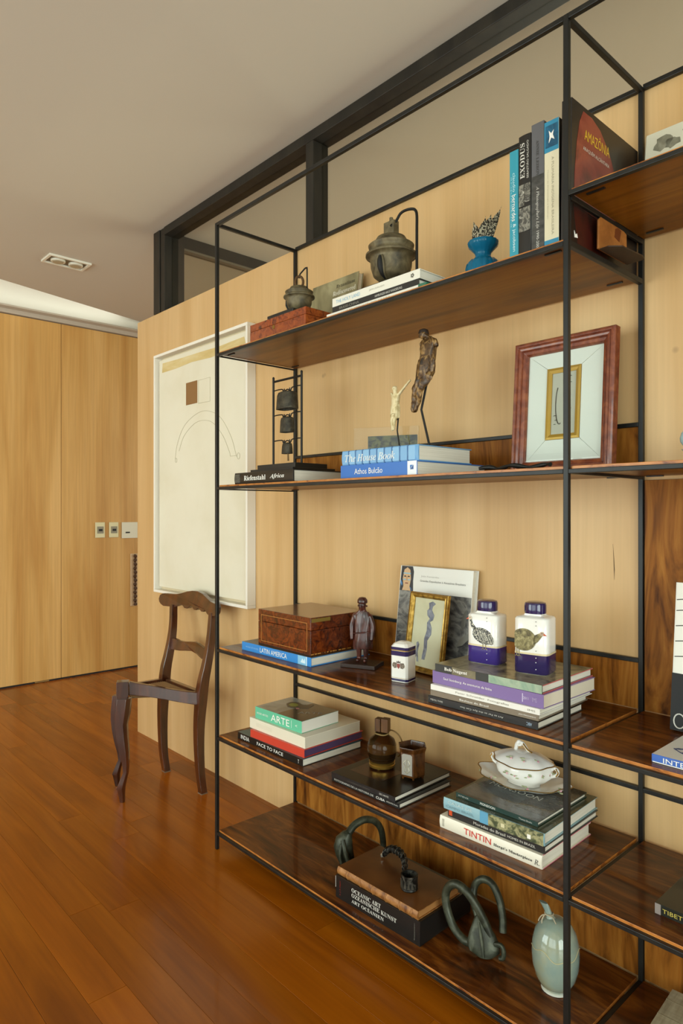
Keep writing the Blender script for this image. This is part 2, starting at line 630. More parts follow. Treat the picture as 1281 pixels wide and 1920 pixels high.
# switches, blank plate and carved pull on the far wall
for i, (y0, lab) in enumerate(((0.744, 'narrow cream switch with grey rocker, the one farther from the big plate'),
                               (0.854, 'narrow cream switch with grey rocker, next to the big square plate'))):
    t = thing('light_switch', lab, 'switch', (XL + 0.0005, y0 + 0.038, 1.11), group='switches on the far wall')
    obj('plate', box(0, 0.009, -0.038, 0.038, -0.06, 0.06), pm('#dcd3a8', 0.45), t, bevel=0.003)
    k = obj('module', box(0.0092, 0.0115, -0.024, 0.026, -0.027, 0.027), pm('#8d8671', 0.5), t, bevel=0.0008)
    obj('rocker', box(0.0117, 0.0145, -0.012, 0.016, -0.009, 0.008), M_ink, k, bevel=0.0008)
t = thing('wall_plate', 'large square white plate with one dark slot on the far wall', 'wall plate', (XL + 0.0005, 1.024, 1.105))
obj('plate', box(0, 0.008, -0.066, 0.066, -0.064, 0.064), pm('#ddd8c2', 0.45), t, bevel=0.002)
obj('slot', box(0.0082, 0.0105, -0.036, 0.0, -0.024, -0.013), M_ink, t, bevel=0.0005)
t = thing('door_pull', 'carved dark wooden pull on a pale strip at the edge of the far panel', 'door pull', (XL + 0.0005, 1.062, 0.705))
obj('strip', box(0, 0.006, -0.032, 0.032, -0.21, 0.21), pm('#cfae86', 0.5), t, bevel=0.001)
rings = []
for i in range(85):
    z = -0.205 + 0.41 * i / 84
    r = 0.011 + 0.0035 * sin(i * 0.95)
    rings.append(circ((0.0175, 0.003 + 0.002 * sin(i * 0.5), z), r, r, 10))
obj('carving', loft(rings), pm('#4a2c10', 0.5), t, smooth=True)

# ------------------------------------------------------------------ shelving unit
SX, SD = 1.405, 0.3701        # post spacing, rear post line
X2 = 2.81
PS = 0.006                    # half post
ZTOP, ZA, ZA2, ZB, ZC, ZD, ZE = 2.3155, 1.8309, 1.9350, 1.3381, 0.7389, 0.4132, 0.0617
TA, TA2, TB, TC, TD, TE = 1.8425, 1.9465, 1.3495, 0.7500, 0.4240, 0.0720

su = thing('shelving_unit', 'tall open shelving unit of thin black steel bars with glossy rosewood boards', 'shelves', (0, 0, 0))


def bar(name, x0, x1, y0, y1, z0, z1, mat=M_steel, bevel=0.0012):
    cx, cy, cz = (x0 + x1) / 2, (y0 + y1) / 2, (z0 + z1) / 2
    return obj(name, box(x0 - cx, x1 - cx, y0 - cy, y1 - cy, z0 - cz, z1 - cz), mat, su, loc=(cx, cy, cz), bevel=bevel)


for px in (0, SX, X2):
    bar('post', px - PS, px + PS, -PS, PS, 0.0005, ZTOP + PS)
    bar('post', px - PS, px + PS, SD - PS, SD + PS, 0.0005, ZTOP + PS)
    bar('side_rail', px - PS, px + PS, PS, SD - PS, ZTOP - PS, ZTOP + PS)
for a, b in ((0, SX), (SX, X2)):
    left = a == 0
    za = ZA if left else ZA2
    bar('front_rail', a + PS, b - PS, -PS, PS, ZTOP - PS, ZTOP + PS)
    bar('rear_rail', a + PS, b - PS, SD - PS, SD + PS, ZTOP, ZTOP + 0.012)
    for z in (za, ZB, ZC, ZD, ZE):
        bar('front_rail', a + PS, b - PS, -PS, PS, z - 0.0055, z + 0.0045)
    for z in (ZB + 0.1338, ZC + 0.1345, 0.5483, ZE + 0.134):
        if left or z < 0.6:
            bar('rear_rail', a + PS, b - PS, SD - PS, SD + PS, z - 0.0055, z + 0.0055)
    for z, tz in ((za, TA if left else TA2), (ZB, TB), (ZC, TC), (ZD, TD), (ZE, TE)):
        x0, x1 = a + 0.009, b - 0.009
        if not left and z == ZA2:
            x0 = a + 0.0085
        y0, y1 = 0.004, SD - PS - 0.001
        bd = obj('shelf_board', box(-(x1 - x0) / 2, (x1 - x0) / 2, -(y1 - y0) / 2, (y1 - y0) / 2, -0.0105 - 0.0, 0.0), None, su,
                 loc=((x0 + x1) / 2, (y0 + y1) / 2, tz), bevel=0.0008, mats=[M_rose, M_roseedge, M_rose_under],
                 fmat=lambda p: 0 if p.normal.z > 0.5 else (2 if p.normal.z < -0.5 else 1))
    for z in (za, ZB):
        for (bx, by) in ((a + 0.05, 0.03), (b - 0.05, 0.03), (a + 0.05, 0.33), (b - 0.05, 0.33)):
            zz = (TA if left else TA2) if z == za else TB
            bar('dark_tab', bx - 0.020, bx + 0.020, by - 0.003, by + 0.003, zz - 0.0135, zz - 0.0107, bevel=0)  # thin black strip under the board near its end
# depth rails under the boards
bar('depth_rail', -0.003, 0.003, PS, SD - PS, ZA - 0.0045, ZA + 0.0015)
for z in (ZB, ZC, ZD, ZE):
    bar('depth_rail', -0.003, 0.003, PS, SD - PS, z - 0.006, z - 0.001)
bar('depth_rail', SX - PS, SX + PS, PS, SD - PS, ZA - 0.0065, ZA + 0.0065)
bar('depth_rail', SX + 0.0005, SX + 0.008, PS, SD - PS, ZA2 - 0.0115, ZA2 + 0.001)
for z in (ZB, ZC, ZD, ZE):
    bar('depth_rail', SX - PS, SX + PS, PS, SD - PS, z - 0.0055, z + 0.0045)
# upstand panels at the rear
for a, b, z0, z1 in ((0, SX, TB, ZB + 0.1282), (0, SX, TC, ZC + 0.1289), (0, SX, TE, ZE + 0.128),
                     (SX, X2, TE, ZE + 0.128), (SX, X2, TC, ZB - 0.008)):
    x0, x1 = a + PS + 0.002, b - PS - 0.002
    obj('back_panel', box(-(x1 - x0) / 2, (x1 - x0) / 2, -0.003, 0.003, 0.0005, z1 - z0), M_panel, su,
        loc=((x0 + x1) / 2, SD + 0.0025, z0), bevel=0.0005)

# ------------------------------------------------------------------ framed artwork on the wall
AX0, AX1, AZ0, AZ1, AD = -1.167, -0.289, 0.825, 2.082, 0.045
t = thing('framed_artwork', 'large cream abstract painting in a thin white box frame behind the left post', 'artwork', (AX0, WY - 0.0005, AZ0))
W, H = AX1 - AX0, AZ1 - AZ0
fw_ = 0.014
M_fr = pm('#efeadd', 0.5)
for a in ((0, W, 0, fw_), (0, W, H - fw_, H), (0, fw_, fw_, H - fw_), (W - fw_, W, fw_, H - fw_)):
    obj('frame_bar', box(a[0] + 0.0002, a[1] - 0.0002, -AD, 0, a[2] + 0.0002, a[3] - 0.0002), M_fr, t, bevel=0.001)
M_canvas = ramp_mat('cream canvas', ['#ddd5bc', '#e3dcc6', '#e6e0cb'], (3, 3, 3), 4, 0.3, rough=0.85, spec=0.2)
cv = obj('canvas', box(fw_ + 0.016, W - fw_ - 0.016, -0.026, -0.004, fw_ + 0.016, H - fw_ - 0.016), M_canvas, t, bevel=0.001)
obj('backing', box(fw_, W - fw_, -0.0035, -0.0005, fw_, H - fw_), pm('#d8c7a6', 0.8), t)


def A(x, z):
    return (x - AX0, z - AZ0)


cy = -0.0268
ring = []
top = [A(-1.10, 2.035), A(-0.95, 2.030), A(-0.75, 2.028), A(-0.55, 2.024), A(-0.34, 2.030)]
bot = [A(-0.33, 1.998), A(-0.5, 1.99), A(-0.62, 1.984), A(-0.8, 1.992), A(-0.95, 1.985), A(-1.105, 1.985)]
obj('brush_stroke', prism(top + bot, cy, cy + 0.0006), ramp_mat('ochre wash', ['#cdb375', '#d6bf86', '#dccb9c'], (6, 6, 30), 4, 0.4, rough=0.85), t)
obj('painted_square', prism([A(-0.854, 1.784), A(-0.745, 1.784), A(-0.745, 1.895), A(-0.854, 1.895)], cy, cy + 0.0006), pm('#8d6639', 0.8), t)
M_pencil = pm('#bdb498', 0.8)


def pencil(pts, r=0.0010):
    return obj('pencil_line', tube([(p[0], cy, p[1]) for p in pts], r, 5), M_pencil, t)


pencil([A(-0.734, 1.780), A(-0.734, 1.892), A(-0.626, 1.892), A(-0.626, 1.778), A(-0.734, 1.780)])
outer = spline([A(-0.965, 1.52), A(-0.94, 1.60), A(-0.86, 1.69), A(-0.70, 1.738), A(-0.55, 1.70), A(-0.45, 1.60), A(-0.40, 1.50)], 8)
inner = spline([A(-0.925, 1.56), A(-0.87, 1.635), A(-0.75, 1.69), A(-0.62, 1.68), A(-0.52, 1.61), A(-0.455, 1.52)], 8)
pencil([(v[0], v[1]) for v in outer])
pencil([(v[0], v[1]) for v in inner])
pencil([A(-0.455, 1.52), A(-0.452, 1.505), A(-0.405, 1.505)])
for cxp, czp, r in ((-0.385, 1.502, 0.011), (-0.955, 1.515, 0.009)):
    pencil([A(cxp + r * cos(k * pi / 8), czp + r * sin(k * pi / 8) * 1.3) for k in range(17)])


# ------------------------------------------------------------------ books
def book(label, loc, ang, W, D, T, spine='#222222', cover=None, page=None, group=None, upright=None, matrix=None,
         round_spine=0.0, th=0.0024, back=None, name='book', pages=True, over=0.004, coat=0.15, spine_m=None, cover_m=None):
    """lying book: x along the spine (front), y depth, z thickness. Returns the Empty."""
    if matrix is not None:
        t = thing(name, label, 'book', group=group, matrix=matrix)
    else:
        t = thing(name, label, 'book', loc, R(ang), group)
    sm = spine_m or pm(spine, 0.35, coat=coat)
    cm = cover_m or (pm(cover, 0.35, coat=coat) if cover else sm)
    # C-shaped case as an extruded profile in the YZ plane
    arc = []
    n = 6 if round_spine else 1
    for i in range(n + 1):
        u = i / n
        arc.append((-round_spine * sin(pi * u), T * (1 - u)))
    prof = [(D, T - th), (D, T)] + arc + [(D, 0), (D, th), (th, th), (th, T - th)]
    obj('cover', prism(prof, 0, W, 'YZ'), None, t, bevel=0.0006, seg=1, mats=[sm, cm],
        fmat=lambda p: 1 if (p.normal.z > 0.7 and p.center.z > T * 0.9) else 0, smooth=bool(round_spine))
    if pages:
        obj('page_block', box(over, W - over, th + 0.0002, D - over, th + 0.0001, T - th - 0.0001), page or M_page, t)
    t['W'], t['D'], t['T'] = W, D, T
    return t


def spine_text(t, s, xc, w, h, mat, flip=False, zc=None, off=0.0006, bulge=0.0):
    T = t['T']
    zc = T / 2 if zc is None else zc
    if flip:
        M = basis((-1, 0, 0), (0, 0, -1), (xc, -off - bulge, zc))
    else:
        M = basis((1, 0, 0), (0, 0, 1), (xc, -off - bulge, zc))
    return letters(s, t, mat, M, w, h)


def cover_text(t, s, xc, yc, w, h, mat, rot=0):
    c, s_ = cos(R(rot)), sin(R(rot))
    return letters(s, t, mat, basis((c, s_, 0), (-s_, c, 0), (xc, yc, t['T'] + 0.0007)), w, h)


def spine_band(t, x0, x1, mat, name='spine_band', z0=0.0004, z1=None, off=0.0005):
    z1 = t['T'] - 0.0004 if z1 is None else z1
    return obj(name, box(x0, x1, -off, 0.0004, z0, z1), mat, t)


def cover_patch(t, x0, x1, y0, y1, mat, name='cover_picture', h=0.0004):
    return obj(name, box(x0, x1, y0, y1, t['T'] - 0.0002, t['T'] + h), mat, t)


W_ = pm('#f1efe6', 0.5)
WD = pm('#cfccc2', 0.5)

# --- shelf D, left stack
g = 'books in the stack at the left end of the lower shelf'
b = book('wide thin black book with white capitals, directly under the bright red book', (0.086, 0.034, TD + 0.0002), 0.2, 0.374, 0.268, 0.0240, '#12110f', '#1f5a63', group=g, th=0.0015)
spine_text(b, 'INDIA', 0.047, 0.052, 0.0145, W_)
spine_text(b, 'FACE TO FACE', 0.195, 0.150, 0.0115, W_)
spine_text(b, 'T', 0.352, 0.006, 0.012, W_)
z = TD + 0.0244
b = book('bright red boxed book with purple page side under the cream book', (0.163, 0.036, z), 1.8, 0.292, 0.277, 0.0270, '#c8402e', '#c8402e', group=g, page=pm('#4a3658', 0.6), th=0.002)
z += 0.0272
b = book('thick plain cream slipcase between the red and the green books', (0.145, 0.046, z), 1.2, 0.305, 0.256, 0.0375, '#e3dcc6', '#ddd5bf', group=g, page=pm('#cfc7b2', 0.7), over=0.001)
obj('faint_print', box(0.04, 0.13, -0.0005, 0.0002, 0.012, 0.026), pm('#dcd4bd', 0.6), b)
z += 0.0377
b = book('mint green spined thick paperback with portrait cover, top of the left stack', (0.166, 0.055, z), 2.8, 0.249, 0.174, 0.0405, '#62bd98', None, group=g, th=0.0012, over=0.0012,
         page=pm('#dfdbcf', 0.8), cover_m=ramp_mat('sky print', ['#8f9a97', '#9aa7a4', '#76807c'], (9, 9, 9), 3, 0.2, rough=0.25, coat=0.4))
spine_text(b, 'ARTE', 0.138, 0.098, 0.0235, W_)
spine_text(b, 'ROSE ARTES', 0.042, 0.062, 0.0065, W_)
spine_text(b, '<', 0.222, 0.010, 0.0075, W_)
obj('spine_rule', box(0.197, 0.1978, -0.0006, 0.0002, 0.008, 0.033), W_, b)
cover_patch(b, 0.120, 0.2485, 0.001, 0.173, ramp_mat('dark print', ['#2c261c', '#3a3226', '#4a4232'], (14, 14, 14), 3, 0.6, rough=0.25, coat=0.4))
obj('cover_figure', prism([(0.128, 0.085), (0.09, 0.075), (0.055, 0.10), (0.05, 0.125), (0.075, 0.14), (0.11, 0.13), (0.14, 0.16), (0.16, 0.11)], b['T'] + 0.0003, b['T'] + 0.0008, 'XY'),
    pm('#3d3830', 0.3), b)
obj('cover_figure', prism([(0.088, 0.09), (0.07, 0.098), (0.066, 0.116), (0.082, 0.124), (0.104, 0.116), (0.108, 0.098)], b['T'] + 0.0009, b['T'] + 0.0012, 'XY'),
    pm('#8d9636', 0.3), b)
obj('cover_figure', prism([(0.118, 0.088), (0.128, 0.094), (0.14, 0.088), (0.132, 0.080)], b['T'] + 0.0009, b['T'] + 0.0012, 'XY'), pm('#c98a8a', 0.3), b)
cover_text(b, 'ARTE', 0.20, 0.083, 0.085, 0.022, pm('#a9a596', 0.4), rot=38)

# --- shelf D, two black books in the middle
g = 'two flat black books in the middle of the lower shelf'
b = book('thin black book lying under another black book with vessels on top', (0.605, 0.032, TD + 0.0002), 1.0, 0.277, 0.235, 0.0160, '#131110', '#131110', group=g)
spine_text(b, 'FOTOGRAFIAS DE LA HISTORIA DE', 0.095, 0.165, 0.0058, WD)
spine_text(b, 'CUBA', 0.205, 0.034, 0.0072, W_)
spine_text(b, 'ARQUITECTURA', 0.250, 0.044, 0.0045, WD)
z = TD + 0.0164
b = book('larger black glossy book with reddish patch on its cover under the brown glass vessels', (0.612, 0.024, z), 2.2, 0.256, 0.262, 0.0155, '#121010', None, group=g, coat=0.1,
         cover_m=pm('#120e0b', 0.3, coat=0.1, spec=0.3))
cover_patch(b, 0.03, 0.16, 0.05, 0.15, ramp_mat('ember print', ['#150e0a', '#3f1d0e', '#1e100a'], (10, 16, 10), 3, 1.0, rough=0.3, coat=0.1))  # dark reddish print on the cover
spine_text(b, 'LAS BODEGAS DEL MUNDO', 0.115, 0.09, 0.0035, pm('#5a544a', 0.5))
spine_text(b, 'SEC HOTE', 0.215, 0.035, 0.005, WD)
zlow = z + 0.0159

# --- shelf D, right stack
g = 'books in the stack at the right end of the lower shelf'
b = book('thick cream book with red and black lettering, bottom of the right stack', (1.022, 0.042, TD + 0.0002), 1.5, 0.294, 0.243, 0.0325, '#e9e3d0', '#e9e3d0', group=g, round_spine=0.003, th=0.003)
spine_text(b, 'TINTIN', 0.118, 0.080, 0.0150, pm('#cf2a1c', 0.4), bulge=0.0032, zc=0.0175)
spine_text(b, serif("Hergé's Masterpiece"), 0.218, 0.105, 0.0085, M_ink, bulge=0.0032, zc=0.014)
spine_text(b, serif('R.', 0x1D434), 0.282, 0.013, 0.012, M_ink, bulge=0.0028, zc=0.014)
for xx in (0.010, 0.014):
    obj('spine_rule', box(xx, xx + 0.0008, -0.0036, -0.0026, 0.007, 0.026), pm('#8a8778', 0.5), b)
for zz in (-0.0003, 0.0313):
    obj('pink_board_edge', box(0.2935, 0.2945, 0.004, 0.2425, zz + 0.0004, zz + 0.0024), pm('#d4808a', 0.5), b)
z = TD + 0.0329
b = book('black spined book with an orange square at its end, resting on the cream book', (1.041, 0.050, z), 1.9, 0.276, 0.276, 0.0175, '#171512', '#4b4a40', group=g)
spine_text(b, 'Moradas do Brasil', 0.126, 0.092, 0.0072, WD)
spine_text(b, 'HOMES IN BRAZIL', 0.215, 0.075, 0.0058, WD)
spine_band(b, 0.004, 0.014, pm('#c84a1e', 0.4), z0=0.004)
z += 0.0177
b = book('pale blue and green photo spined book below the dark green one on the right stack', (1.030, 0.047, z), 2.6, 0.286, 0.282, 0.0300, '#8db4be', None, group=g, round_spine=0.002,
         cover_m=ramp_mat('forest print', ['#1d2417', '#39432a', '#5a5a3e'], (12, 12, 12), 5, 0.6, rough=0.25, coat=0.4))
spine_text(b, 'CASAS DE', 0.052, 0.075, 0.0075, pm('#c3d3d2', 0.5), zc=0.021, bulge=0.002)
spine_text(b, 'CAMPO BRASIL', 0.052, 0.085, 0.0065, pm('#7798a2', 0.5), zc=0.010, bulge=0.0022)
spine_band(b, 0.112, 0.136, pm('#5f9fc0', 0.4), off=0.0024)
spine_band(b, 0.136, 0.284, ramp_mat('garden print', ['#20281a', '#4d5534', '#a8a377', '#39452a'], (45, 45, 60), 5, 0.6, rough=0.3, coat=0.3), off=0.0026)
obj('spine_badge', box(0.243, 0.252, -0.0032, -0.0024, 0.006, 0.016), W_, b)
obj('spine_window', box(0.172, 0.182, -0.0032, -0.0024, 0.009, 0.018), pm('#d8d0a8', 0.4), b)
z += 0.0302
b = book('dark green spined thin book with a grey monochrome cover carrying the tureen', (1.051, 0.071, z), 1.0, 0.238, 0.245, 0.0120, '#17342d', None, group=g,
         cover_m=ramp_mat('monochrome print', ['#1c1f1f', '#4a4d4b', '#6b6c68'], (7, 16, 7), 5, 0.8, rough=0.25, coat=0.4))
spine_text(b, 'STEVE', 0.024, 0.032, 0.0032, WD)
spine_text(b, 'MONSOON', 0.098, 0.044, 0.0060, W_)
spine_text(b, 'Thames Books', 0.205, 0.036, 0.0040, WD)
cover_text(b, 'MONSOON', 0.105, 0.118, 0.15, 0.022, pm('#b9b6aa', 0.4))
cover_patch(b, 0.15, 0.238, 0.04, 0.245, ramp_mat('branch print', ['#121210', '#5c564c', '#2a2620', '#857d6c'], (30, 60, 30), 5, 1.8, rough=0.25, coat=0.4))
zmon = z + 0.0125

# --- shelf C, left: blue book and burl box
b = book('wide bright blue spined book lying under the inlaid burl box', (0.104, 0.040, TC + 0.0002), 1.0, 0.383, 0.272, 0.0300, '#2f86cf', '#4a4a3a', th=0.003)
spine_text(b, 'LATIN AMERICA', 0.185, 0.150, 0.0165, W_)
spine_text(b, 'WORLD OF HOUSES', 0.062, 0.075, 0.0048, pm('#9cc6ea', 0.4))
spine_band(b, 0.318, 0.360, pm('#86bfe0', 0.4))
obj('spine_mark', prism([(0.332, 0.008), (0.342, 0.022), (0.348, 0.014), (0.354, 0.024), (0.356, 0.007)], -0.0012, -0.0004), pm('#d6e8f2', 0.4), b)
spine_band(b, 0.360, 0.364, pm('#cfe2ec', 0.4))
z = TC + 0.0304
t = thing('wooden_box', 'large red-brown burl box with fine pale inlay lines standing on the blue book', 'box', (0.178, 0.060, z), R(-0.2))
BW, BD, BH = 0.293, 0.245, 0.1245
obj('body', box(0, BW, 0, BD, 0, 0.0815), M_burl, t, bevel=0.0015)
obj('lid', box(0, BW, 0, BD, 0.0823, BH), M_burl, t, bevel=0.002)
for (x0, x1, z0, z1) in ((0.018, BW - 0.018, 0.0125, 0.0145), (0.018, BW - 0.018, BH - 0.020, BH - 0.018), (0.018, 0.020, 0.0145, BH - 0.02), (BW - 0.020, BW - 0.018, 0.0145, BH - 0.02)):
    obj('inlay_line', box(x0, x1, -0.0006, 0.0004, z0, z1), M_inlay, t)
obj('inlay_band', box(BW - 0.0004, BW + 0.0006, 0.002, BD - 0.002, 0.003, 0.0065), ramp_mat('chequer inlay', ['#2a1206', '#b98036'], (10, 160, 10), 0, 0.0, rough=0.4, pos=[0.48, 0.52]), t)
obj('inlay_band', box(0.002, BW - 0.002, -0.0006, 0.0004, 0.001, 0.0045), pm('#3a1808', 0.4), t)
obj('corner_patch', box(BW - 0.0004, BW + 0.0006, 0.004, 0.085, BH - 0.016, BH - 0.004), pm('#7a6226', 0.45), t)

# --- shelf C, right stack
g = 'books in the stack under the two bird bottles'
b = book('black book with upside-down white lettering at the bottom of the stack under the bottles', (0.998, 0.022, TC + 0.0002), 1.7, 0.318, 0.224, 0.0190, '#161412', '#161412', group=g)
spine_text(b, 'Art as Far as the Eye Can See', 0.165, 0.125, 0.0052, WD, flip=True)
spine_text(b, 'Skira Virilio', 0.028, 0.040, 0.0050, WD, flip=True)
spine_text(b, 'ABC', 0.296, 0.014, 0.0075, pm('#a9c2d8', 0.4), flip=True)
z = TC + 0.0194
b = book('thin taupe spined book just above the black book under the bottles', (1.004, 0.024, z), 2.2, 0.311, 0.250, 0.0140, '#7d6f5c', '#7d6f5c', group=g, back=None)
spine_text(b, 'Bauhaus do Brasil', 0.135, 0.085, 0.0045, W_)
spine_text(b, 'JAN MACHADO', 0.282, 0.045, 0.0035, W_)
z += 0.0142
b = book('white spined book with faint grey lettering in the stack under the bottles', (1.002, 0.027, z), 1.6, 0.316, 0.262, 0.0145, '#e9e6dd', '#e9e6dd', group=g)
spine_text(b, 'Peter Schneider  Fotografias', 0.158, 0.155, 0.0062, pm('#8f897a', 0.5))
spine_text(b, 'IMS', 0.295, 0.02, 0.0045, pm('#8f897a', 0.5))
z += 0.0147
b = book('thick lilac spined book second from the top under the bottles', (0.996, 0.042, z), 0.0, 0.328, 0.246, 0.0325, '#7d659c', '#8a73a8', group=g, th=0.0016, over=0.002, page=pm('#d9cdb6', 0.8))
spine_text(b, 'Saul Steinberg: As aventuras da linha', 0.112, 0.150, 0.0078, W_)
spine_text(b, '2011', 0.282, 0.014, 0.006, pm('#d8cfe4', 0.4))
obj('spine_mark', box(0.272, 0.274, -0.0007, 0.0003, 0.006, 0.026), pm('#cfc4de', 0.4), b)
spine_text(b, 'IMS', 0.305, 0.012, 0.010, pm('#b7a6cc', 0.4))
z += 0.0327
b = book('green and dark marbled book directly under the two bird bottles', (1.008, 0.038, z), 1.2, 0.311, 0.250, 0.0205, '#2a2a24', None, group=g, th=0.0022,
         cover_m=ramp_mat('marbled cover', ['#3a3628', '#7c775a', '#a29a78', '#55503c'], (16, 16, 16), 5, 1.2, rough=0.3, coat=0.3))
spine_band(b, 0.055, 0.128, ramp_mat('tan print', ['#4e4733', '#8a7f60'], (20, 20, 20), 4, 0.6, rough=0.35))
spine_band(b, 0.166, 0.3105, ramp_mat('pale green print', ['#7f9c86', '#a4b59a', '#6f8a78'], (18, 18, 18), 4, 0.8, rough=0.35))
spine_text(b, serif('Bob Nugent'), 0.067, 0.072, 0.0105, W_, off=0.0010)
obj('pink_board_edge', box(0.3105, 0.3116, 0.003, 0.2495, 0.0002, 0.0022), pm('#c4605e', 0.5), b)
obj('pink_board_edge', box(0.3105, 0.3116, 0.003, 0.2495, 0.0183, 0.0203), pm('#c4605e', 0.5), b)
ZN = z + 0.0207

# --- shelf B, left black book
b = book('wide black book with bold white slab lettering at the left of the middle shelf', (0.077, 0.028, TB + 0.0002), 0.0, 0.345, 0.285, 0.0415, '#161411', '#161411', round_spine=0.003, th=0.003)
spine_text(b, serif('Riefenstahl'), 0.128, 0.130, 0.0175, W_, bulge=0.0032, zc=0.021)
spine_text(b, serif('Africa', 0x1D468), 0.258, 0.080, 0.0175, W_, bulge=0.0032, zc=0.021)
spine_band(b, 0.004, 0.036, ramp_mat('grey print', ['#1b1a17', '#5a5850', '#2c2b26'], (70, 70, 90), 4, 0.5, rough=0.4), off=0.0030, z0=0.006, z1=0.036)
zr = TB + 0.0419
# --- shelf B, the two blue books
g = 'two blue spined books in the centre of the middle shelf'
b = book('royal blue book with white spine end under the pale blue banded book', (0.650, 0.028, TB + 0.0002), 0.0, 0.304, 0.315, 0.0395, '#2a6cbe', '#2a6cbe', group=g, th=0.0025)
spine_text(b, 'Athos Bulcão', 0.118, 0.115, 0.0165, W_)
spine_band(b, 0.270, 0.303, pm('#e9ecf0', 0.4))
obj('spine_mark', prism([(0.280, 0.016), (0.292, 0.016), (0.292, 0.028)], -0.0012, -0.0004), pm('#23508e', 0.4), b)
obj('spine_mark', prism([(0.280, 0.018), (0.280, 0.028), (0.290, 0.028)], -0.0012, -0.0004), pm('#3f76b8', 0.4), b)
z = TB + 0.0399
b = book('pale blue banded thick book carrying the two small figures', (0.649, 0.036, z), 0.0, 0.304, 0.235, 0.0440, '#6fa3cf', '#20211e', group=g, round_spine=0.003, th=0.003)
for k in range(10):
    spine_band(b, 0.004 + k * 0.0295, 0.0285 + k * 0.0295, pm('#86b5da' if k % 2 else '#7aaad3', 0.4), off=0.0033, z0=0.003, z1=0.041)
    if k:
        obj('spine_rule', box(0.0002 + k * 0.0295, 0.0032 + k * 0.0295, -0.0034, 0.0, 0.0004, 0.0436), pm('#3c6a9c', 0.4), b)
spine_text(b, serif('The House Book', 0x1D434), 0.118, 0.205, 0.0225, W_, off=0.0040, zc=0.021)
zh = z + 0.0444

# --- shelf A, lying stack
g = 'white books lying in a stack on the upper shelf'
b = book('long thin white book with green right cover end, bottom of the upper shelf stack', (0.592, 0.022, TA + 0.0002), 0.0, 0.40, 0.25, 0.0140, '#e4e0d2', '#3f6a58', group=g)
spine_text(b, 'LUZ MUITO LUZ  DO CEARA', 0.17, 0.20, 0.0055, pm('#a7a292', 0.5))
obj('green_end', box(0.372, 0.4005, -0.0008, 0.06, 0.0006, 0.0145), pm('#2f6a52', 0.4), b)
z = TA + 0.0144
b = book('black spined book between the two white ones on the upper shelf', (0.613, 0.027, z), 0.0, 0.349, 0.235, 0.0190, '#1d1c19', '#1d1c19', group=g)
spine_text(b, 'BRASIS-CHINA', 0.075, 0.085, 0.0075, pm('#8b887c', 0.5))
spine_text(b, 'HAMBURGER HAUS WANDERUNG', 0.236, 0.105, 0.0068, WD)
z += 0.0192
b = book('thick white book with pale blue lettering, directly below the big bronze bell', (0.612, 0.028, z), 0.0, 0.352, 0.245, 0.0260, '#e6e2d3', '#ddd5bf', group=g)
spine_text(b, 'THE HOLY LAND', 0.070, 0.105, 0.0105, pm('#8fb9d2', 0.5))
spine_text(b, 'JERUSALEM', 0.19, 0.06, 0.0055, pm('#b5b0a0', 0.5))
for k in range(5):
    a = k * 2 * pi / 5
    obj('spine_flower', mv(lathe([(0.0024, 0), (0.0024, 0.0006)], 8), 0, 0, 0), pm('#6a665a', 0.5), b, loc=(0.326 + 0.004 * cos(a), -0.0004, 0.013 + 0.004 * sin(a)), rot=(R(90), 0, 0))
zw = z + 0.0264

# --- shelf A, leaning book with tan cloth cover
t = thing('book', 'olive grey dust-jacketed book leaning against the wall behind the small bell', 'book', (0.160, 0.296, TA + 0.0040), 0, rot=(R(-8), 0, 0))
obj('cover', join(box(0, 0.254, -0.0015, 0.0015, 0, 0.272), box(0, 0.254, 0.0205, 0.0235, 0, 0.272), box(-0.002, 0.0012, -0.0015, 0.0235, 0, 0.272)),
    ramp_mat('draped satin print', ['#6e6648', '#8d8460', '#a89e78'], (9, 9, 5), 3, 1.4, rough=0.35, coat=0.2), t, bevel=0.0006, seg=1)
obj('page_block', box(0.0014, 0.250, 0.0017, 0.0203, 0.004, 0.268), M_page, t)
letters(serif('Byzantium'), t, pm('#4e4732', 0.5), basis((1, 0, 0), (0, 0, 1), (0.188, -0.0022, 0.240)), 0.100, 0.018)
letters(serif('Rediscovered'), t, pm('#e4dfcc', 0.5), basis((1, 0, 0), (0, 0, 1), (0.184, -0.0022, 0.216)), 0.122, 0.018)
letters('J.B. Bullen', t, pm('#cfc8b0', 0.5), basis((1, 0, 0), (0, 0, 1), (0.160, -0.0022, 0.190)), 0.075, 0.009)

# --- shelf A, upright books at the right end
g = 'upright books at the right end of the upper shelf'


def upright(label, x0, wT, y0, H, D, lean=0.0, **k):
    """spine faces the room, text reads downwards; local x -> -Z, z -> +X"""
    M = Matrix.Translation((x0, y0, TA + 0.0004 + H)) @ Matrix.Rotation(R(lean), 4, 'Y') @ Matrix(((0, 0, 1, 0), (0, 1, 0, 0), (-1, 0, 0, 0), (0, 0, 0, 1)))
    return book(label, None, 0, H, D, wT, matrix=M, group=g, **k)


